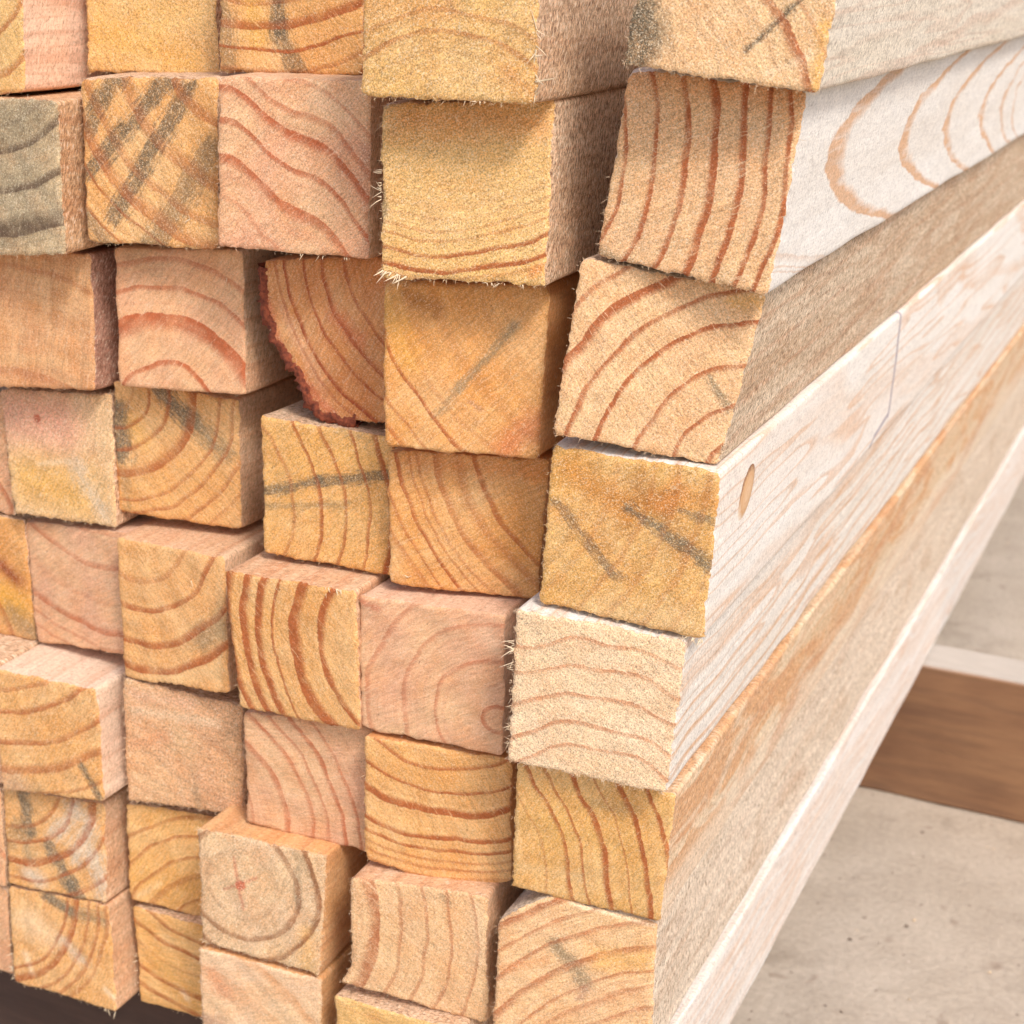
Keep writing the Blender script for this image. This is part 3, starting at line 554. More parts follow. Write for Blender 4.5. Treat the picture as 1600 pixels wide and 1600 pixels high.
  'O8': {'o': [-171.25, 6.94, -136.62], 'n': [-0.0041, -0.0272], 'c': [[-22.91, 22.47], [25.61, 24.13], [24.0, -19.74], [-23.65, -23.4]], 'p': [9.44, 67.29], 'r': [[51.1, 2.15, 0.7], [59.55, 2.15, 0.8], [68.61, 1.23, 0.35], [78.64, 2.77, 0.7], [87.02, 2.46, 0.7]], 'st': [[-1.63, -11.32, 0.37, -13.77, 1.54, 'pale', 0.6]], 'base': 'Y3', 'fuzz': 0.3, 'saw': 10, 'side': 'shade', 'label': 'recessed orange bottom-row beam end with rings falling right, beside the cream and pink one'},
  'M4': {'o': [-273.52, 17.37, 64.13], 'n': [0.0106, -0.0253], 'c': [[-24.79, 24.87], [25.2, 24.17], [24.77, -24.52], [-25.21, -24.44]], 'p': [-22.83, -36.22], 'r': [[37.29, 2.48, 0.6], [48.2, 2.48, 0.6]], 'st': [], 'base': 'P2', 'fuzz': 0.5, 'saw': 40, 'side': 'shade', 'label': 'pink sliver of a beam end at the left edge, beside the pith-patched one'},
  'M5': {'o': [-267.76, 16.79, 13.37], 'n': [0.0105, -0.0107], 'c': [[-25.0, 25.22], [24.92, 25.33], [25.28, -25.58], [-25.0, -25.22]], 'p': [-34.75, -39.72], 'r': [[38.98, 2.52, 0.6], [50.38, 2.52, 0.6]], 'st': [[10.97, 5.54, 18.28, 0.07, 3.77, 'knot', 0.95], [9.3, -8.45, 18.47, -12.22, 7.86, 'Y3', 0.8], [14.88, -15.68, 26.82, -23.04, 4.72, 'grey', 0.75]], 'base': 'O', 'fuzz': 0.5, 'saw': 40, 'side': 'shade', 'label': 'sliver of an orange beam end with a red-brown knot, at the left edge'},
  'M6': {'o': [-266.09, -7.76, -37.24], 'n': [-0.0044, 0.055], 'c': [[-24.86, 25.03], [25.27, 24.9], [24.69, -25.17], [-25.13, -24.76]], 'p': [-16.58, -28.24], 'r': [[38.15, 2.52, 0.6], [49.32, 2.52, 0.6]], 'st': [], 'base': 'P', 'fuzz': 0.5, 'saw': 40, 'side': 'shade', 'label': 'sliver of a beam top at the left edge, just above the streaked yellow beam'},
  'M7': {'o': [-270.0, -8.09, -87.56], 'n': [-0.0073, -0.029], 'c': [[-23.33, 25.57], [26.93, 21.43], [22.91, -24.87], [-26.55, -22.21]], 'p': [-23.26, -39.15], 'r': [[42.77, 2.5, 0.6], [55.25, 2.5, 0.6]], 'st': [], 'base': 'P3', 'fuzz': 0.5, 'saw': 40, 'side': 'shade', 'label': 'thin brownish sliver of a beam end left of the blue-grey blotched one'},
  'M8': {'o': [-275.7, -4.19, -135.05], 'n': [-0.0076, -0.0755], 'c': [[-23.35, 25.23], [26.99, 20.65], [22.85, -24.1], [-26.56, -21.83]], 'p': [-34.55, -63.27], 'r': [[48.17, 2.54, 0.6], [62.17, 2.54, 0.6]], 'st': [], 'base': 'P3', 'fuzz': 0.5, 'saw': 40, 'side': 'shade', 'label': 'splintery dark sliver of a beam end in the very bottom left corner of the stack'},
  'N1': {'o': [-235.57, 1.56, 227.87], 'n': [0.0019, 0.052], 'c': [[-36.23, 21.21], [25.63, 24.21], [24.32, -25.04], [-38.36, -32.0]], 'p': [0.15, 15.76], 'r': [[27.22, 2.47, 0.7], [38.81, 2.47, 0.6]], 'st': [], 'base': 'Y2', 'fuzz': 0.6, 'saw': -60, 'side': 'pinkw', 'label': 'yellow beam end with a wide pinkish side, in the top left corner'},
  'N2': {'o': [-220.74, -6.26, 175.86], 'n': [-0.0669, 0.0029], 'c': [[-43.76, 22.92], [29.41, 25.74], [29.05, -24.88], [-48.95, -33.49]], 'p': [-5.95, 64.72], 'r': [[49.58, 1.46, 0.4], [57.84, 2.63, 0.8], [71.14, 2.63, 0.8], [84.53, 6.42, 0.9]], 'st': [[3.75, 15.22, 21.59, 20.55, 8.75, 'grey', 0.75], [1.52, -4.12, 19.42, -0.5, 5.83, 'grey', 0.6], [-0.52, -21.77, 17.86, -15.61, 4.38, 'grey', 0.75]], 'base': 'GG', 'fuzz': 0.75, 'saw': 70, 'side': 'fuzzb', 'label': 'greenish grey fuzzy beam end with sagging rings and a hairy brown side'},
  'N3': {'o': [-219.48, 5.32, 124.29], 'n': [0.067, 0.0203], 'c': [[-37.73, 21.04], [25.88, 24.02], [24.06, -25.04], [-39.97, -28.96]], 'p': [-9.58, -75.12], 'r': [[53.97, 3.74, 0.4], [92.05, 1.87, 0.4]], 'st': [[-16.03, -17.19, 11.73, -15.39, 2.67, 'C', 0.3], [9.09, 22.18, 8.67, -5.24, 1.07, 'brown', 0.3]], 'base': 'T2', 'fuzz': 0.4, 'saw': 80, 'side': 'purplish', 'label': 'plain tan-brown beam end with a rough purplish side, below the grey-green fuzzy beam'},
  'N4': {'o': [-219.69, 13.69, 70.04], 'n': [-0.0021, 0.0535], 'c': [[-27.97, 20.86], [24.03, 26.18], [25.1, -24.07], [-23.48, -26.84]], 'p': [-10.74, 12.86], 'r': [[27.25, 1.5, 0.1]], 'st': [[-21.76, 11.85, -0.56, 12.31, 14.21, 'pinkr', 0.8], [-13.94, -11.89, 10.17, -13.11, 11.96, 'Y3', 0.7], [7.62, -3.63, 18.81, -19.16, 3.29, 'greyw', 0.6], [-10.51, -5.12, 4.74, -1.6, 1.2, 'pale', 0.5]], 'base': 'GY', 'fuzz': 0.8, 'saw': 60, 'side': 'shade', 'spot': (1.9, 'R'), 'label': 'beam end with a pink patch round a red pith above a yellow lower half'},
  'N5': {'o': [-218.37, 13.79, 16.85], 'n': [-0.1227, 0.0713], 'c': [[-25.67, 21.12], [29.03, 27.55], [29.64, -20.41], [-21.16, -27.3]], 'p': [13.53, 75.11], 'r': [[50.46, 2.12, 0.5], [64.27, 2.12, 0.6], [77.34, 1.77, 0.3], [88.52, 2.83, 0.75], [95.36, 1.41, 0.5], [100.53, 1.41, 0.45]], 'st': [], 'base': 'P', 'fuzz': 0.2, 'saw': 30, 'side': 'pink', 'label': 'pale pink recessed beam end with falling rings, below the pink and yellow one'},
  'N6': {'o': [-215.65, -10.09, -35.84], 'n': [0.0501, 0.0466], 'c': [[-23.72, 23.98], [22.94, 24.35], [24.38, -21.63], [-23.5, -26.65]], 'p': [-27.32, 70.73], 'r': [[54.73, 2.1, 0.5], [64.48, 2.1, 0.7], [77.44, 2.4, 0.7], [87.91, 3.59, 0.6], [97.79, 1.5, 0.5]], 'st': [[15.1, -8.69, 22.44, -19.65, 1.35, 'greyd', 0.98], [-23.78, -21.75, -14.89, -25.28, 5.99, 'P', 0.6], [-17.79, -23.18, -5.73, -23.24, 3.29, 'grey', 0.45]], 'base': 'O2', 'fuzz': 0.6, 'saw': 60, 'side': 'pinkp', 'label': 'yellow beam end with a broad pale top face and a short black streak'},
  'N7': {'o': [-221.15, -5.36, -86.69], 'n': [0.1049, 0.0037], 'c': [[-22.07, 21.01], [23.46, 22.85], [21.99, -21.56], [-23.66, -23.07]], 'p': [-20.61, 29.57], 'r': [[24.79, 1.82, 0.6], [31.88, 2.12, 0.7], [40.94, 3.63, 0.8], [48.74, 2.12, 0.7], [57.47, 2.12, 0.7]], 'st': [[-12.69, 20.61, -10.7, 3.83, 2.42, 'greyb', 0.98], [-15.85, 5.63, -12.69, -8.23, 2.72, 'grey', 0.85], [-3.13, -0.35, 5.83, -15.85, 2.72, 'greyb', 0.98], [11.57, 19.87, 1.83, 6.47, 3.63, 'greyw', 0.8], [16.72, 12.45, 9.74, -3.35, 3.63, 'greyw', 0.8], [18.55, -1.43, 21.66, -18.12, 3.63, 'greyw', 0.8], [-13.37, -15.73, -9.08, -17.72, 3.33, 'greyw', 0.8], [5.83, -15.85, 8.34, -21.16, 3.03, 'greyb', 0.95], [-19.16, 2.04, -21.25, -4.23, 3.03, 'grey', 0.55]], 'base': 'O2', 'fuzz': 0.6, 'saw': 40, 'side': 'pinkd', 'label': 'orange beam end blotched with grey and white, second row from the bottom'},
  'N8': {'o': [-222.78, -5.03, -134.39], 'n': [0.0701, 0.015], 'c': [[-23.66, 22.36], [24.03, 24.99], [24.51, -24.18], [-24.9, -23.34]], 'p': [-39.99, 24.89], 'r': [[33.65, 1.51, 0.2], [44.55, 1.81, 0.7], [49.28, 3.62, 0.75], [55.57, 1.51, 0.6], [60.14, 1.81, 0.6], [63.74, 1.81, 0.5]], 'st': [[-5.42, 22.38, 5.82, 17.78, 2.41, 'greyb', 0.98], [5.82, 17.78, 22.35, 17.54, 2.41, 'grey', 0.85], [-14.94, 8.07, -4.48, 3.22, 7.55, 'pale', 0.5], [1.68, 3.31, 8.81, -3.85, 2.41, 'greyw', 0.6], [-17.85, -7.87, -15.43, -16.44, 1.81, 'pale', 0.6], [20.28, -14.38, 23.99, -17.92, 1.51, 'pale', 0.8]], 'base': 'O2', 'fuzz': 0.6, 'saw': 70, 'side': 'pinkd', 'label': 'orange beam end with upright rings, leftmost full end of the bottom row'},
  'R8': {'o': [4.43, 1.43, -131.68], 'n': [0.0009, -0.0003], 'c': [[-24.74, 26.11], [25.68, 25.18], [24.74, -26.11], [-25.68, -25.18]], 'p': [-54.62, 40.88], 'r': [[63.19, 1.82, 0.6]], 'st': [], 'base': 'Y', 'fuzz': 0.5, 'saw': 30, 'side': 'white3', 'label': 'bottom beam of the right-hand column, seen as the long white strip beside the concrete'},
  'P3': {'o': [-101.7, 8.32, 130.21], 'n': [0.0, 0.0], 'c': [[-21.46, 22.69], [26.34, 28.27], [25.97, -26.55], [13.42, -27.21]], 'ed': {'L': [[-22.23, 15.6], [-20.7, 2.84], [-17.73, -5.53], [-10.41, -11.66], [-8.03, -15.75], [-7.66, -20.12], [-3.81, -25.82], [2.36, -27.64]]}, 'p': [50.51, 31.92], 'r': [[41.72, 1.41, 0.6], [50.28, 1.65, 0.75], [57.7, 1.18, 0.7], [65.62, 1.65, 0.8], [69.3, 1.18, 0.5]], 'st': [[4.34, 7.75, 13.82, 0.33, 3.3, 'R', 0.4], [-8.52, -15.38, 3.61, -27.02, 2.36, 'R', 0.6], [-20.71, 9.32, -15.79, -7.49, 1.65, 'R', 0.6], [-15.28, 7.75, -1.1, -16.62, 2.36, 'P', 0.3]], 'base': 'RO', 'fuzz': 0.2, 'saw': 60, 'side': 'pinkd', 'label': 'orange beam end with a curved reddish bark edge instead of its lower left corner'},
  'Q8': {'o': [-61.92, -14.94, -132.26], 'n': [0.0095, -0.0033], 'c': [[-25.64, 24.99], [24.84, 25.72], [25.59, -24.98], [-24.84, -25.72]], 'p': [-4.65, 98.23], 'r': [[77.52, 1.47, 0.3]], 'st': [], 'base': 'Y2', 'fuzz': 0.5, 'saw': 0, 'side': 'shade', 'label': 'yellow beam end mostly cut off at the bottom, under the concave-edged tan beam'},
  'M1': {'o': [-286.06, 0.0, 215.44], 'n': [0.0, 0.0], 'c': [[-25.0, 25.0], [25.0, 25.0], [25.0, -25.0], [-25.0, -25.0]], 'p': [27.13, -38.54], 'r': [[31.16, 2.38, 0.6], [40.28, 2.38, 0.6]], 'st': [], 'base': 'Y', 'fuzz': 0.5, 'saw': 40, 'side': 'shade', 'label': 'beam beyond the left edge, top of the hidden leftmost column'},
  'M2': {'o': [-271.25, 0.0, 164.94], 'n': [0.0, 0.0], 'c': [[-25.0, 25.0], [25.0, 25.0], [25.0, -25.0], [-25.0, -25.0]], 'p': [6.41, -31.94], 'r': [[32.55, 2.38, 0.6], [42.08, 2.38, 0.6]], 'st': [], 'base': 'Y2', 'fuzz': 0.5, 'saw': 40, 'side': 'shade', 'label': 'beam beyond the left edge, second of the hidden leftmost column'},
  'M3': {'o': [-269.98, 0.0, 114.44], 'n': [0.0, 0.0], 'c': [[-25.0, 25.0], [25.0, 25.0], [25.0, -25.0], [-25.0, -25.0]], 'p': [-1.14, -28.04], 'r': [[34.1, 2.43, 0.6], [44.08, 2.43, 0.6]], 'st': [], 'base': 'O2', 'fuzz': 0.5, 'saw': 40, 'side': 'shade', 'label': 'beam beyond the left edge, third of the hidden leftmost column'},
}

BEAMS['R4']['pencil'] = [(247.8, 27, 248.2, 6, 2.3), (248.2, 6, 247.5, -19, 2.2), (247.5, -19, 222, -22.5, 1.4), (222, -22.5, 213, -27, 1.2)]

# ---------------------------------------------------------------- the setting
def box(name, x0, x1, y0, y1, z0, z1, mat, bev=.0015, parent=None, wob=.0006, seed=0, origin=True):
    """a sawn board with knocked edges, subdivided and a little uneven"""
    xs = np.unique(np.concatenate([[x0, x0 + bev], np.linspace(x0 + bev, x1 - bev, 60), [x1 - bev, x1]]))
    ys = np.array([y0, y0 + bev, (y0 * 2 + y1) / 3, (y0 + 2 * y1) / 3, y1 - bev, y1])
    zs = np.array([z0, z0 + bev, *np.linspace(z0 + bev, z1 - bev, 6)[1:-1], z1 - bev, z1])
    import bmesh
    bm = bmesh.new()
    loop = [(y, z0) for y in ys] + [(y1, z) for z in zs[1:]] + [(y, z1) for y in ys[::-1][1:]] + [(y0, z) for z in zs[::-1][1:-1]]
    cy, cz = (y0 + y1) / 2, (z0 + z1) / 2
    w = Wob(seed, 20, 400)
    rings_ = []
    for i, x in enumerate(xs):
        q = []
        sh = bev if i in (0, len(xs) - 1) else 0.0
        for (y, z) in loop:
            yy, zz = y, z
            ey = min(y - y0, y1 - y); ez = min(z - z0, z1 - z)
            if ey < bev * .5 and ez < bev * .5:
                yy += bev * .45 * (1 if y < cy else -1); zz += bev * .45 * (1 if z < cz else -1)
            if sh:
                yy += sh * (1 if y < cy else -1) * (1 if ey < bev else 0); zz += sh * (1 if z < cz else -1) * (1 if ez < bev else 0)
            n = float(w(np.array([x, yy, zz]) * 1000)) * wob
            q.append(bm.verts.new((x, yy + n * (1 if y > cy else -1), zz + n * .5)))
        rings_.append(q)
    for a, b in zip(rings_[:-1], rings_[1:]):
        for k in range(len(loop)):
            bm.faces.new((a[k], a[(k + 1) % len(loop)], b[(k + 1) % len(loop)], b[k]))
    bm.faces.new(rings_[0][::-1]); bm.faces.new(rings_[-1])
    bmesh.ops.recalc_face_normals(bm, faces=bm.faces)
    c = Vector((0, (y0 + y1) / 2, z0))
    for v in bm.verts: v.co -= c
    me = bpy.data.meshes.new(name); bm.to_mesh(me); bm.free(); me.materials.append(mat)
    o = link(name, me, parent); o.location = c
    return o

ZB = CAM['zb'] * MM                       # underside of the stack
ZG = ZB - .0925                           # concrete
def concrete():
    mat, t, bsdf = new_mat("pale worn concrete")
    P = t.n.new("ShaderNodeTexCoord").outputs['Object']
    a = t.noise(P, 5.0, 4.0, .6); b = t.noise(P, 22.0, 4.0, .65); c = t.noise(P, 260.0, 3.0, .7); e = t.noise(P, 900.0, 2.0)
    col = t.mix(t.rng(a, .3, .7), lin(174, 160, 143), lin(191, 177, 161))
    col = t.mix(t.rng(b, .35, .7, 0.0, .6), col, lin(160, 145, 128))
    wm = t.noise(t.vmath('ADD', P, (3.0, 5.0, 0.0)), 13.0, 3.0, .6, .8)
    col = t.mix(t.rng(wm, .55, .72, 0.0, .55, smooth=True), col, lin(138, 124, 108))
    sm = t.noise(t.vmath('ADD', P, (1.0, 9.0, 0.0)), 60.0, 2.0, .5, .4)
    col = t.mix(t.rng(sm, .66, .74, 0.0, .55, smooth=True), col, lin(138, 118, 102))
    sp = t.noise(P, 190.0, 1.0)
    col = t.mix(t.rng(sp, .74, .78, 0.0, .8), col, lin(92, 74, 62))
    col = t.mix(t.rng(sp, .22, .18, 0.0, .5), col, lin(226, 208, 194))
    v = t.math('ADD', t.rng(c, .25, .75, .84, 1.14), t.math('MULTIPLY', t.math('SUBTRACT', e, .5), .10))
    col = t.mix(1.0, col, t.comb(v, v, v), 'MULTIPLY')
    t.put(bsdf.inputs['Base Color'], col); bsdf.inputs['Roughness'].default_value = .85
    bm = t.n.new("ShaderNodeBump"); bm.inputs['Strength'].default_value = .6; bm.inputs['Distance'].default_value = .0012
    t.put(bm.inputs['Height'], t.math('ADD', c, t.math('MULTIPLY', b, 1.5))); t.l.new(bm.outputs[0], bsdf.inputs['Normal'])
    return mat

# one sheet of concrete, finely divided where the picture looks at it
gx = np.concatenate([[-60, -10, -2], np.linspace(-.6, 1.2, 120), [2, 10, 60]])
gy = np.concatenate([[-60, -10, -2], np.linspace(-.4, 1.8, 140), [3, 10, 60]])
GX, GY = np.meshgrid(gx, gy)
wg = Wob(91, 40, 500, n=24, dims=2)
GZ = wg(np.stack([GX, GY], -1).reshape(-1, 2) * 1000).reshape(GX.shape) * .0005
nx_, ny_ = len(gx), len(gy)
idx = np.arange(nx_ * ny_).reshape(ny_, nx_)
gf = np.stack([idx[:-1, :-1], idx[:-1, 1:], idx[1:, 1:], idx[1:, :-1]], -1).reshape(-1, 4)
ground = link("ground", mesh("ground", np.stack([GX, GY, GZ], -1).reshape(-1, 3), gf, concrete()), kind='structure')
ground.location = (0, 0, ZG - .0006)

def grit(n, x0, x1, y0, y1, mat, lo, hi, seed):
    g = np.random.default_rng(seed); V = []; F = []
    for i in range(n):
        r = math.exp(g.uniform(math.log(lo), math.log(hi))); c = np.array([g.uniform(x0, x1), g.uniform(y0, y1), 0.0])
        a = g.uniform(0, 6.28); st = g.uniform(.35, 1)
        for (px, py, pz) in ((1, 0, 0), (.2, .9, 0), (-.9, .5, 0), (-.7, -.7, 0), (.4, -.8, 0), (0.1, 0, .6)):
            x, y = px * r, py * r * st
            V.append(c + [x * math.cos(a) - y * math.sin(a), x * math.sin(a) + y * math.cos(a), pz * r * .6 * g.uniform(.6, 1.2)])
        for k in range(5): F.append([i * 6 + k, i * 6 + (k + 1) % 5, i * 6 + 5])
    return mesh("grit", np.array(V), F, mat, False)
o = link("sawdust_crumbs", grit(260, -.1, .6, -.1, 1.2, flat_mat("sawdust", lin(214, 186, 150)), .0005, .0018, 3), kind='stuff'); o.location = (0, 0, ZG)
o['label'] = "pale sawdust crumbs and chips scattered over the concrete"; o['category'] = "sawdust"
o = link("grit_specks", grit(200, -.1, .6, -.1, 1.2, flat_mat("dark grit", lin(104, 88, 76)), .0005, .0016, 4), kind='stuff'); o.location = (0, 0, ZG)
o['label'] = "small dark grit specks scattered over the concrete"; o['category'] = "grit"

far_wood = plain_wood("brown weathered bearer wood", lin(118, 82, 58), lin(152, 113, 80), lin(92, 68, 54), 0, top_light=.9)
near_wood = plain_wood("shade-darkened bearer wood", lin(66, 46, 38), lin(80, 58, 48), lin(48, 33, 28), 0)  # colour darkened to carry the shade under the stack
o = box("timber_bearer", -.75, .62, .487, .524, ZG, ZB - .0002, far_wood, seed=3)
o['label'] = "brown timber bearer on edge, crossing the concrete behind and beneath the stack"; o['category'] = "bearer"; o['group'] = "bearers under the stack"
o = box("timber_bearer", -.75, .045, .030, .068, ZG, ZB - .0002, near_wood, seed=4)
o['label'] = "dark brown timber bearer in the shade under the front ends of the beams"; o['category'] = "bearer"; o['group'] = "bearers under the stack"

# ---------------------------------------------------------------- the beams
splinter_mat = flat_mat("pale torn splinter wood", lin(238, 216, 182))
LENGTH = 1800.0
roots = {}
CAMP = np.array(CAM['loc']) * 1000
for bi, (code, b) in enumerate(BEAMS.items()):
    if code in ('M1', 'M2', 'M3'):
        continue
    seed = 1000 + bi * 20
    edge_col = code[0] == 'R'
    N = 44 if code[0] != 'M' else 24
    G, m = face_grid(b, seed, N)
    n1 = N + 1
    me_mat = end_material(code, b); sd_mat = side_material(code, b)
    ids = np.arange(n1 * n1).reshape(n1, n1)
    F = np.stack([ids[:-1, :-1], ids[1:, :-1], ids[1:, 1:], ids[:-1, 1:]], -1).reshape(-1, 4)
    # boundary loop, clockwise from the upper left
    bl = np.concatenate([ids[0, :-1], ids[:-1, -1], ids[-1, :0:-1], ids[:0:-1, 0]])
    ring = G.reshape(-1, 3)[bl]
    calm = m.reshape(-1, 2)[bl]
    nl = len(bl)
    ctr = ring.mean(0)
    rad = ring[:, [0, 2]] - ctr[[0, 2]]; rad /= np.linalg.norm(rad, axis=1)[:, None]
    if edge_col:
        dep = np.concatenate([[0, .35, 1, 2, 3.5, 5.5], np.arange(9, 420, 7.0), np.arange(440, 900, 40), [1100, 1400, LENGTH]])
    else:
        dep = np.concatenate([[0, .35, 1, 2, 3.5, 5.5], np.arange(9, 90, 6.0), [110, 160, 300, 700, 1200, LENGTH]])
    sr = SIDE[b['side']][2]
    wa = Wob(seed + 9, 34, 200); wb = Wob(seed + 10, 2.5, 8, n=18)
    # arris of the side softened: corners pulled in a touch
    V = []
    for j, dy in enumerate(dep):
        q = ring.copy()
        fd = math.exp(-dy / 3.0)
        q[:, 0] = ring[:, 0] * fd + calm[:, 0] * (1 - fd); q[:, 2] = ring[:, 2] * fd + calm[:, 1] * (1 - fd)
        q[:, 1] = ring[:, 1] * max(0.0, 1 - dy / 40.0) + dy if dy < 40 else dy
        if j:
            ke = min(1.0, dy / 3.0)
            amp = (wa(q) * .22 + wb(q * [1, .08, 1]) * (.02 + .08 * sr)) * ke
            if b['side'] == 'bark': amp = amp * 2.2
            out = .18 * (1 - math.exp(-dy / .8))        # the face's arris is worn, the side stands a hair wider
            q[:, 0] += rad[:, 0] * (amp + out); q[:, 2] += rad[:, 1] * (amp + out)
        V.append(q)
    V = np.array(V)
    nd = len(dep)
    vi = np.arange(nd * nl).reshape(nd, nl)
    nxt = np.roll(vi, -1, axis=1)
    SF = np.stack([vi[:-1], nxt[:-1], nxt[1:], vi[1:]], -1).reshape(-1, 4)
    Vs = np.concatenate([V.reshape(-1, 3), V[-1].mean(0)[None]])
    root = link("timber_beam", mesh("timber_beam", Vs * MM, SF, sd_mat))
    root.location = Vector(b['o']) * MM
    root['label'] = b['label']; root['kind'] = 'thing'; root['category'] = 'timber beam'; root['group'] = 'timber beams in the stack'
    face = link("end_face", mesh("end_face", G.reshape(-1, 3) * MM, F, me_mat), root)
    roots[code] = root
    # far end closed
    cap = np.concatenate([V[-1], V[-1].mean(0)[None]])
    cf = np.array([[i, (i + 1) % nl, nl] for i in range(nl)])
    link("far_end", mesh("far_end", cap * MM, cf, sd_mat), root)

    # loose fibres: short ones standing off the arrises, finer ones lying on the sawn face
    fz = b['fuzz']
    fb = BASE[b['base']]
    fc = tuple(.4 * x + .6 * y for x, y in zip(fb[:3], lin(252, 232, 202)[:3])) + (1,)
    fm = flat_mat("torn fibres of " + code, fc)
    ne = int(50 + 480 * fz * fz)
    pick = rng.integers(0, nl, ne)
    st = ring[pick] + rng.uniform(-.6, .6, (ne, 3)) * [1, 0, 1] * .9
    outw = np.stack([rad[pick, 0], np.zeros(ne), rad[pick, 1]], -1)
    # outward normal of the edge rather than the radius
    tang = np.roll(ring, -1, 0) - np.roll(ring, 1, 0); tn = np.stack([tang[:, 2], 0 * tang[:, 0], -tang[:, 0]], -1)
    tn /= np.linalg.norm(tn, axis=1)[:, None] + 1e-9; sgn = np.sign((tn * np.stack([rad[:, 0], 0 * rad[:, 0], rad[:, 1]], -1)).sum(1))
    outw = (tn * sgn[:, None])[pick]
    dr = outw * rng.uniform(-.1, 1.0, (ne, 1)) + rng.normal(size=(ne, 3)) * .45 + np.array([0, -.45, 0])
    dr /= np.linalg.norm(dr, axis=1)[:, None]
    ln = np.minimum(rng.lognormal(-.35, .5, ne), 3.0) * (.5 + .6 * fz)
    rd = rng.uniform(.035, .085, ne)
    ns = int(60 + 1300 * fz * fz) if code[0] != 'M' else 100
    g2 = G.reshape(-1, 3); pk = rng.integers(0, len(g2), ns)
    s2 = g2[pk] + rng.uniform(-.7, .7, (ns, 3)) * [1, 0, 1] + [0, .02, 0]
    an = math.radians(b['saw']) + rng.normal(size=ns) * 1.3
    d2 = np.stack([np.cos(an), -rng.uniform(.05, .55, ns), np.sin(an)], -1)
    d2 *= np.array([1, 1, 1.0]); d2 /= np.linalg.norm(d2, axis=1)[:, None]
    l2 = np.minimum(rng.lognormal(-.8, .5, ns), 1.6) * (.5 + .5 * fz)
    r2 = rng.uniform(.035, .085, ns)
    fibres("wood_fibres", np.concatenate([st, s2]), np.concatenate([dr, d2]), np.concatenate([ln, l2]), np.concatenate([rd, r2]), fm, root)

# named splinters: local x, z on the face plane (mm), direction angle in the face plane, lean to the viewer, length, thickness
def splinters(code, items):
    b = BEAMS[code]; root = roots[code]
    for (x, z, ang, lean, ln, th) in items:
        y = b['n'][0] * x + b['n'][1] * z
        a = math.radians(ang)
        d = np.array([[math.cos(a), -lean, math.sin(a)]]); d /= np.linalg.norm(d)
        fibres("splinter", np.array([[x, y, z]]), d, np.array([ln]), np.array([th]), splinter_mat, root, .3, None)

rs = random.Random(5)
def run(code, A_, B_, n, ang, spread, lmin, lmax, th=.20):
    it = []
    k = rs.random()
    for i in range(int(n * 1.5)):
        if rs.random() < .45: k = rs.random()
        k = min(1.0, max(0.0, k + rs.gauss(0, .04)))
        ln = lmin * .5 + (lmax - lmin * .5) * rs.random() ** 1.8
        it.append((A_[0] + (B_[0] - A_[0]) * k, A_[1] + (B_[1] - A_[1]) * k, ang + rs.gauss(0, spread), rs.uniform(-.1, .9), ln, th * rs.uniform(.5, 1.3)))
    splinters(code, it)
def corner(code, i, j, k):
    c = BEAMS[code]['c']; return (c[i][0] + (c[j][0] - c[i][0]) * k, c[i][1] + (c[j][1] - c[i][1]) * k)
run('Q2', corner('Q2', 0, 3, .30), corner('Q2', 0, 3, .58), 9, 185, 30, 2.0, 4.5)
run('Q2', corner('Q2', 0, 3, .96), corner('Q2', 3, 2, .2), 11, 235, 22, 2.5, 5.0, .27)
run('Q2', corner('Q2', 2, 3, .12), corner('Q2', 2, 3, .42), 7, 250, 40, 1.2, 2.6)
run('Q1', corner('Q1', 1, 2, .42), corner('Q1', 1, 2, .95), 9, -35, 60, 4.0, 8.5, .27)
run('Q1', corner('Q1', 3, 2, .55), corner('Q1', 3, 2, .99), 5, 250, 40, 1.2, 2.6)
run('R5', corner('R5', 0, 3, .12), corner('R5', 0, 3, .95), 13, 190, 35, 2.5, 5.0)
run('R4', corner('R4', 2, 3, .0), corner('R4', 2, 3, .12), 7, 260, 25, 2.0, 4.0, .27)
run('P5', corner('P5', 0, 1, .78), corner('P5', 0, 1, .92), 4, -60, 30, 3.0, 5.5, .27)
run('P2', corner('P2', 3, 2, .4), corner('P2', 3, 2, .95), 4, 255, 30, 1.5, 3.0)
run('O5', (8, 15), (9, 16), 1, -50, 5, 4.5, 4.6, .22)
run('O2', (15, -17), (19, -19), 3, 170, 40, 2.5, 3.5, .18)
run('Q4', (-20, -21), (-18, -20), 2, 90, 40, 2.0, 3.0, .18)
run('O3', (18, 17), (20, 14), 2, -65, 8, 5.0, 7.0, .14)
run('P7', corner('P7', 0, 1, .25), corner('P7', 0, 1, .75), 4, 60, 50, 2.0, 3.5)
run('N8', corner('N8', 3, 0, .0), corner('N8', 3, 0, .6), 9, 190, 30, 1.5, 3.2)
run('N8', corner('N8', 2, 3, .0), corner('N8', 2, 3, .1), 3, 300, 30, 2.0, 3.5)
run('R3', corner('R3', 2, 1, .0), corner('R3', 2, 1, .25), 6, 20, 50, 2.0, 3.5)
run('O8', corner('O8', 3, 0, .0), corner('O8', 3, 0, .7), 6, 190, 30, 1.2, 2.6)
run('N1', corner('N1', 1, 2, .3), corner('N1', 1, 2, .9), 4, 20, 40, 1.5, 3.0)

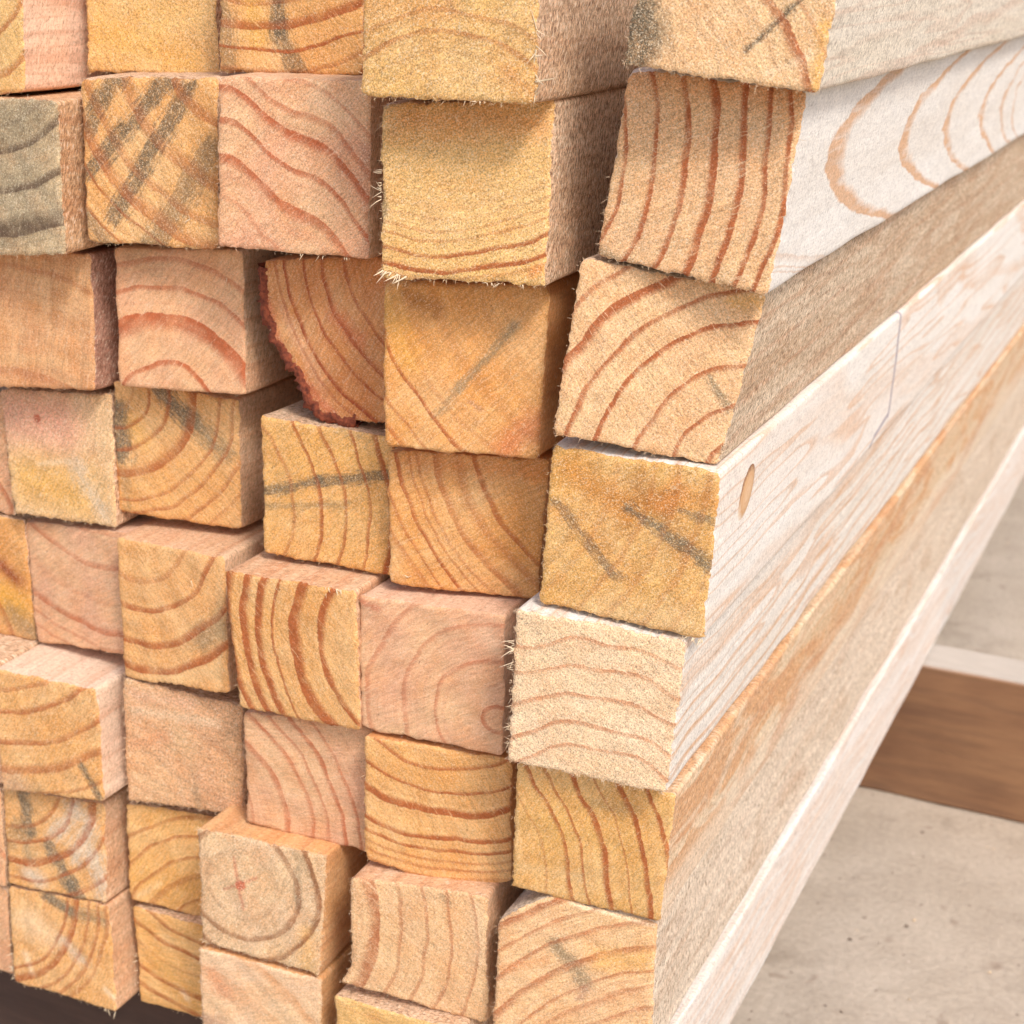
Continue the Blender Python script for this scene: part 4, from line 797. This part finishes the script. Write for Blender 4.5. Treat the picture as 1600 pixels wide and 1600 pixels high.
# ---------------------------------------------------------------- marks on the outer side of the right-hand column
def on_side(code, y, z, proud=.25):
    """point on the right side face of a beam (local mm), laid on its real skewed plane"""
    c = BEAMS[code]['c']; (x1, z1), (x2, z2) = c[1], c[2]
    return (x1 + (x2 - x1) * (z1 - z) / (z1 - z2) + proud, y, z)
def knot(code, y, z, ry, rz, tilt, dark_rim=True):
    mat, t, bsdf = new_mat("orange knot")
    P = t.vmath('SCALE', t.n.new("ShaderNodeTexCoord").outputs['Object'], 1000.0)
    c = on_side(code, y, z)
    q = t.vmath('SUBTRACT', P, c)
    s = t.sep(q); a = math.radians(tilt)
    u = t.math('ADD', t.math('MULTIPLY', s[1], math.cos(a) / ry), t.math('MULTIPLY', s[2], math.sin(a) / ry))
    v = t.math('SUBTRACT', t.math('MULTIPLY', s[2], math.cos(a) / rz), t.math('MULTIPLY', s[1], math.sin(a) / rz))
    rr = t.math('SQRT', t.math('ADD', t.math('MULTIPLY', u, u), t.math('MULTIPLY', v, v)))
    rr = t.math('ADD', rr, t.math('MULTIPLY', t.math('SUBTRACT', t.noise(P, .9, 3.0), .5), .35))
    col = t.mix(t.rng(rr, .2, .7), lin(212, 176, 138), lin(198, 156, 114))
    col = t.mix(t.math('MULTIPLY', t.rng(rr, .78, .92, 0.0, .9), t.rng(t.math('ADD', u, v), -.5, .7)), col, lin(110, 76, 52))
    w = t.math('SINE', t.math('MULTIPLY', rr, 22.0))
    col = t.mix(t.rng(w, .2, 1.0, 0.0, .3), col, lin(190, 130, 84))
    col = t.mix(t.math('MULTIPLY', t.rng(rr, .7, 1.0), t.rng(t.math('ADD', u, v), .2, -.5)), col, lin(224, 212, 196))
    t.put(bsdf.inputs['Base Color'], col); bsdf.inputs['Roughness'].default_value = .7
    vs, fs = [], []
    K, R_ = 28, 5
    ca, sa = math.cos(a), math.sin(a)
    for j in range(R_ + 1):
        f = j / R_
        h = .38 * (1 - f ** 3) - .15 * (f ** 6)
        for k in range(K):
            an = 6.283 * k / K
            du, dv = f * ry * math.cos(an), f * rz * math.sin(an)
            vs.append(on_side(code, y + du * ca - dv * sa, z + du * sa + dv * ca, h + .5))
    for j in range(R_):
        for k in range(K):
            fs.append((j * K + k, j * K + (k + 1) % K, (j + 1) * K + (k + 1) % K, (j + 1) * K + k))
    link("knot", mesh("knot", np.array(vs) * MM, fs, mat), roots[code])
knot('R4', 30.5, 10.5, 9.5, 6.2, 50)

# ---------------------------------------------------------------- ragged bark left on the waney edge
def bark(code):
    b = BEAMS[code]; root = roots[code]
    mat, t, bsdf = new_mat("red brown bark")
    P = t.vmath('SCALE', t.n.new("ShaderNodeTexCoord").outputs['Object'], 1000.0)
    n = t.noise(t.vmath('MULTIPLY', P, (1.0, .5, 1.0)), .6, 4.0, .7)
    col = t.mix(t.rng(n, .35, .65), lin(92, 40, 26), lin(158, 80, 50))
    t.put(bsdf.inputs['Base Color'], col); bsdf.inputs['Roughness'].default_value = .9
    bm = t.n.new("ShaderNodeBump"); bm.inputs['Strength'].default_value = .9; bm.inputs['Distance'].default_value = .0008
    t.put(bm.inputs['Height'], n); t.l.new(bm.outputs[0], bsdf.inputs['Normal'])
    path = smooth_poly([b['c'][0], *b['ed']['L'], b['c'][3]])
    tt = np.linspace(0.03, .99, 90); pl = polyline(path, tt)
    tg = np.gradient(pl, axis=0); nr = np.stack([tg[:, 1], -tg[:, 0]], -1); nr /= np.linalg.norm(nr, axis=1)[:, None]
    if nr[40, 0] > 0: nr = -nr
    j1, j2 = Wob(5, .9, 4, n=24, dims=3), Wob(6, 3, 14, dims=3)
    prof = [(-1.9, .15), (-1.2, -.35), (.2, -.6), (1.5, -.3), (2.4, .8), (2.6, 2.2), (2.2, 5.0), (2.4, 10.0), (1.8, 20.0), (1.5, 50.0), (1.2, 200.0)]
    vs = []
    for (o_, y_) in prof:
        q3 = np.stack([pl[:, 0], np.full(len(pl), y_ * 1.5), pl[:, 1]], -1)
        jag = np.round(j2(q3) * 2.2) / 2.2 * .9 + np.abs(j1(q3)) * .9 - .7
        oo = o_ + (jag if o_ > 0 else jag * .6)
        xz = pl + nr * oo[:, None]
        yy = b['n'][0] * xz[:, 0] + b['n'][1] * xz[:, 1] + y_ + .2 * j1(q3 + 40)
        vs.append(np.stack([xz[:, 0], yy, xz[:, 1]], -1))
    V = np.array(vs); nn = len(pl); ii = np.arange(V.shape[0] * nn).reshape(V.shape[0], nn)
    F = np.stack([ii[:-1, :-1], ii[1:, :-1], ii[1:, 1:], ii[:-1, 1:]], -1).reshape(-1, 4)
    link("bark", mesh("bark", V.reshape(-1, 3) * MM, F, mat), root)
bark('P3')
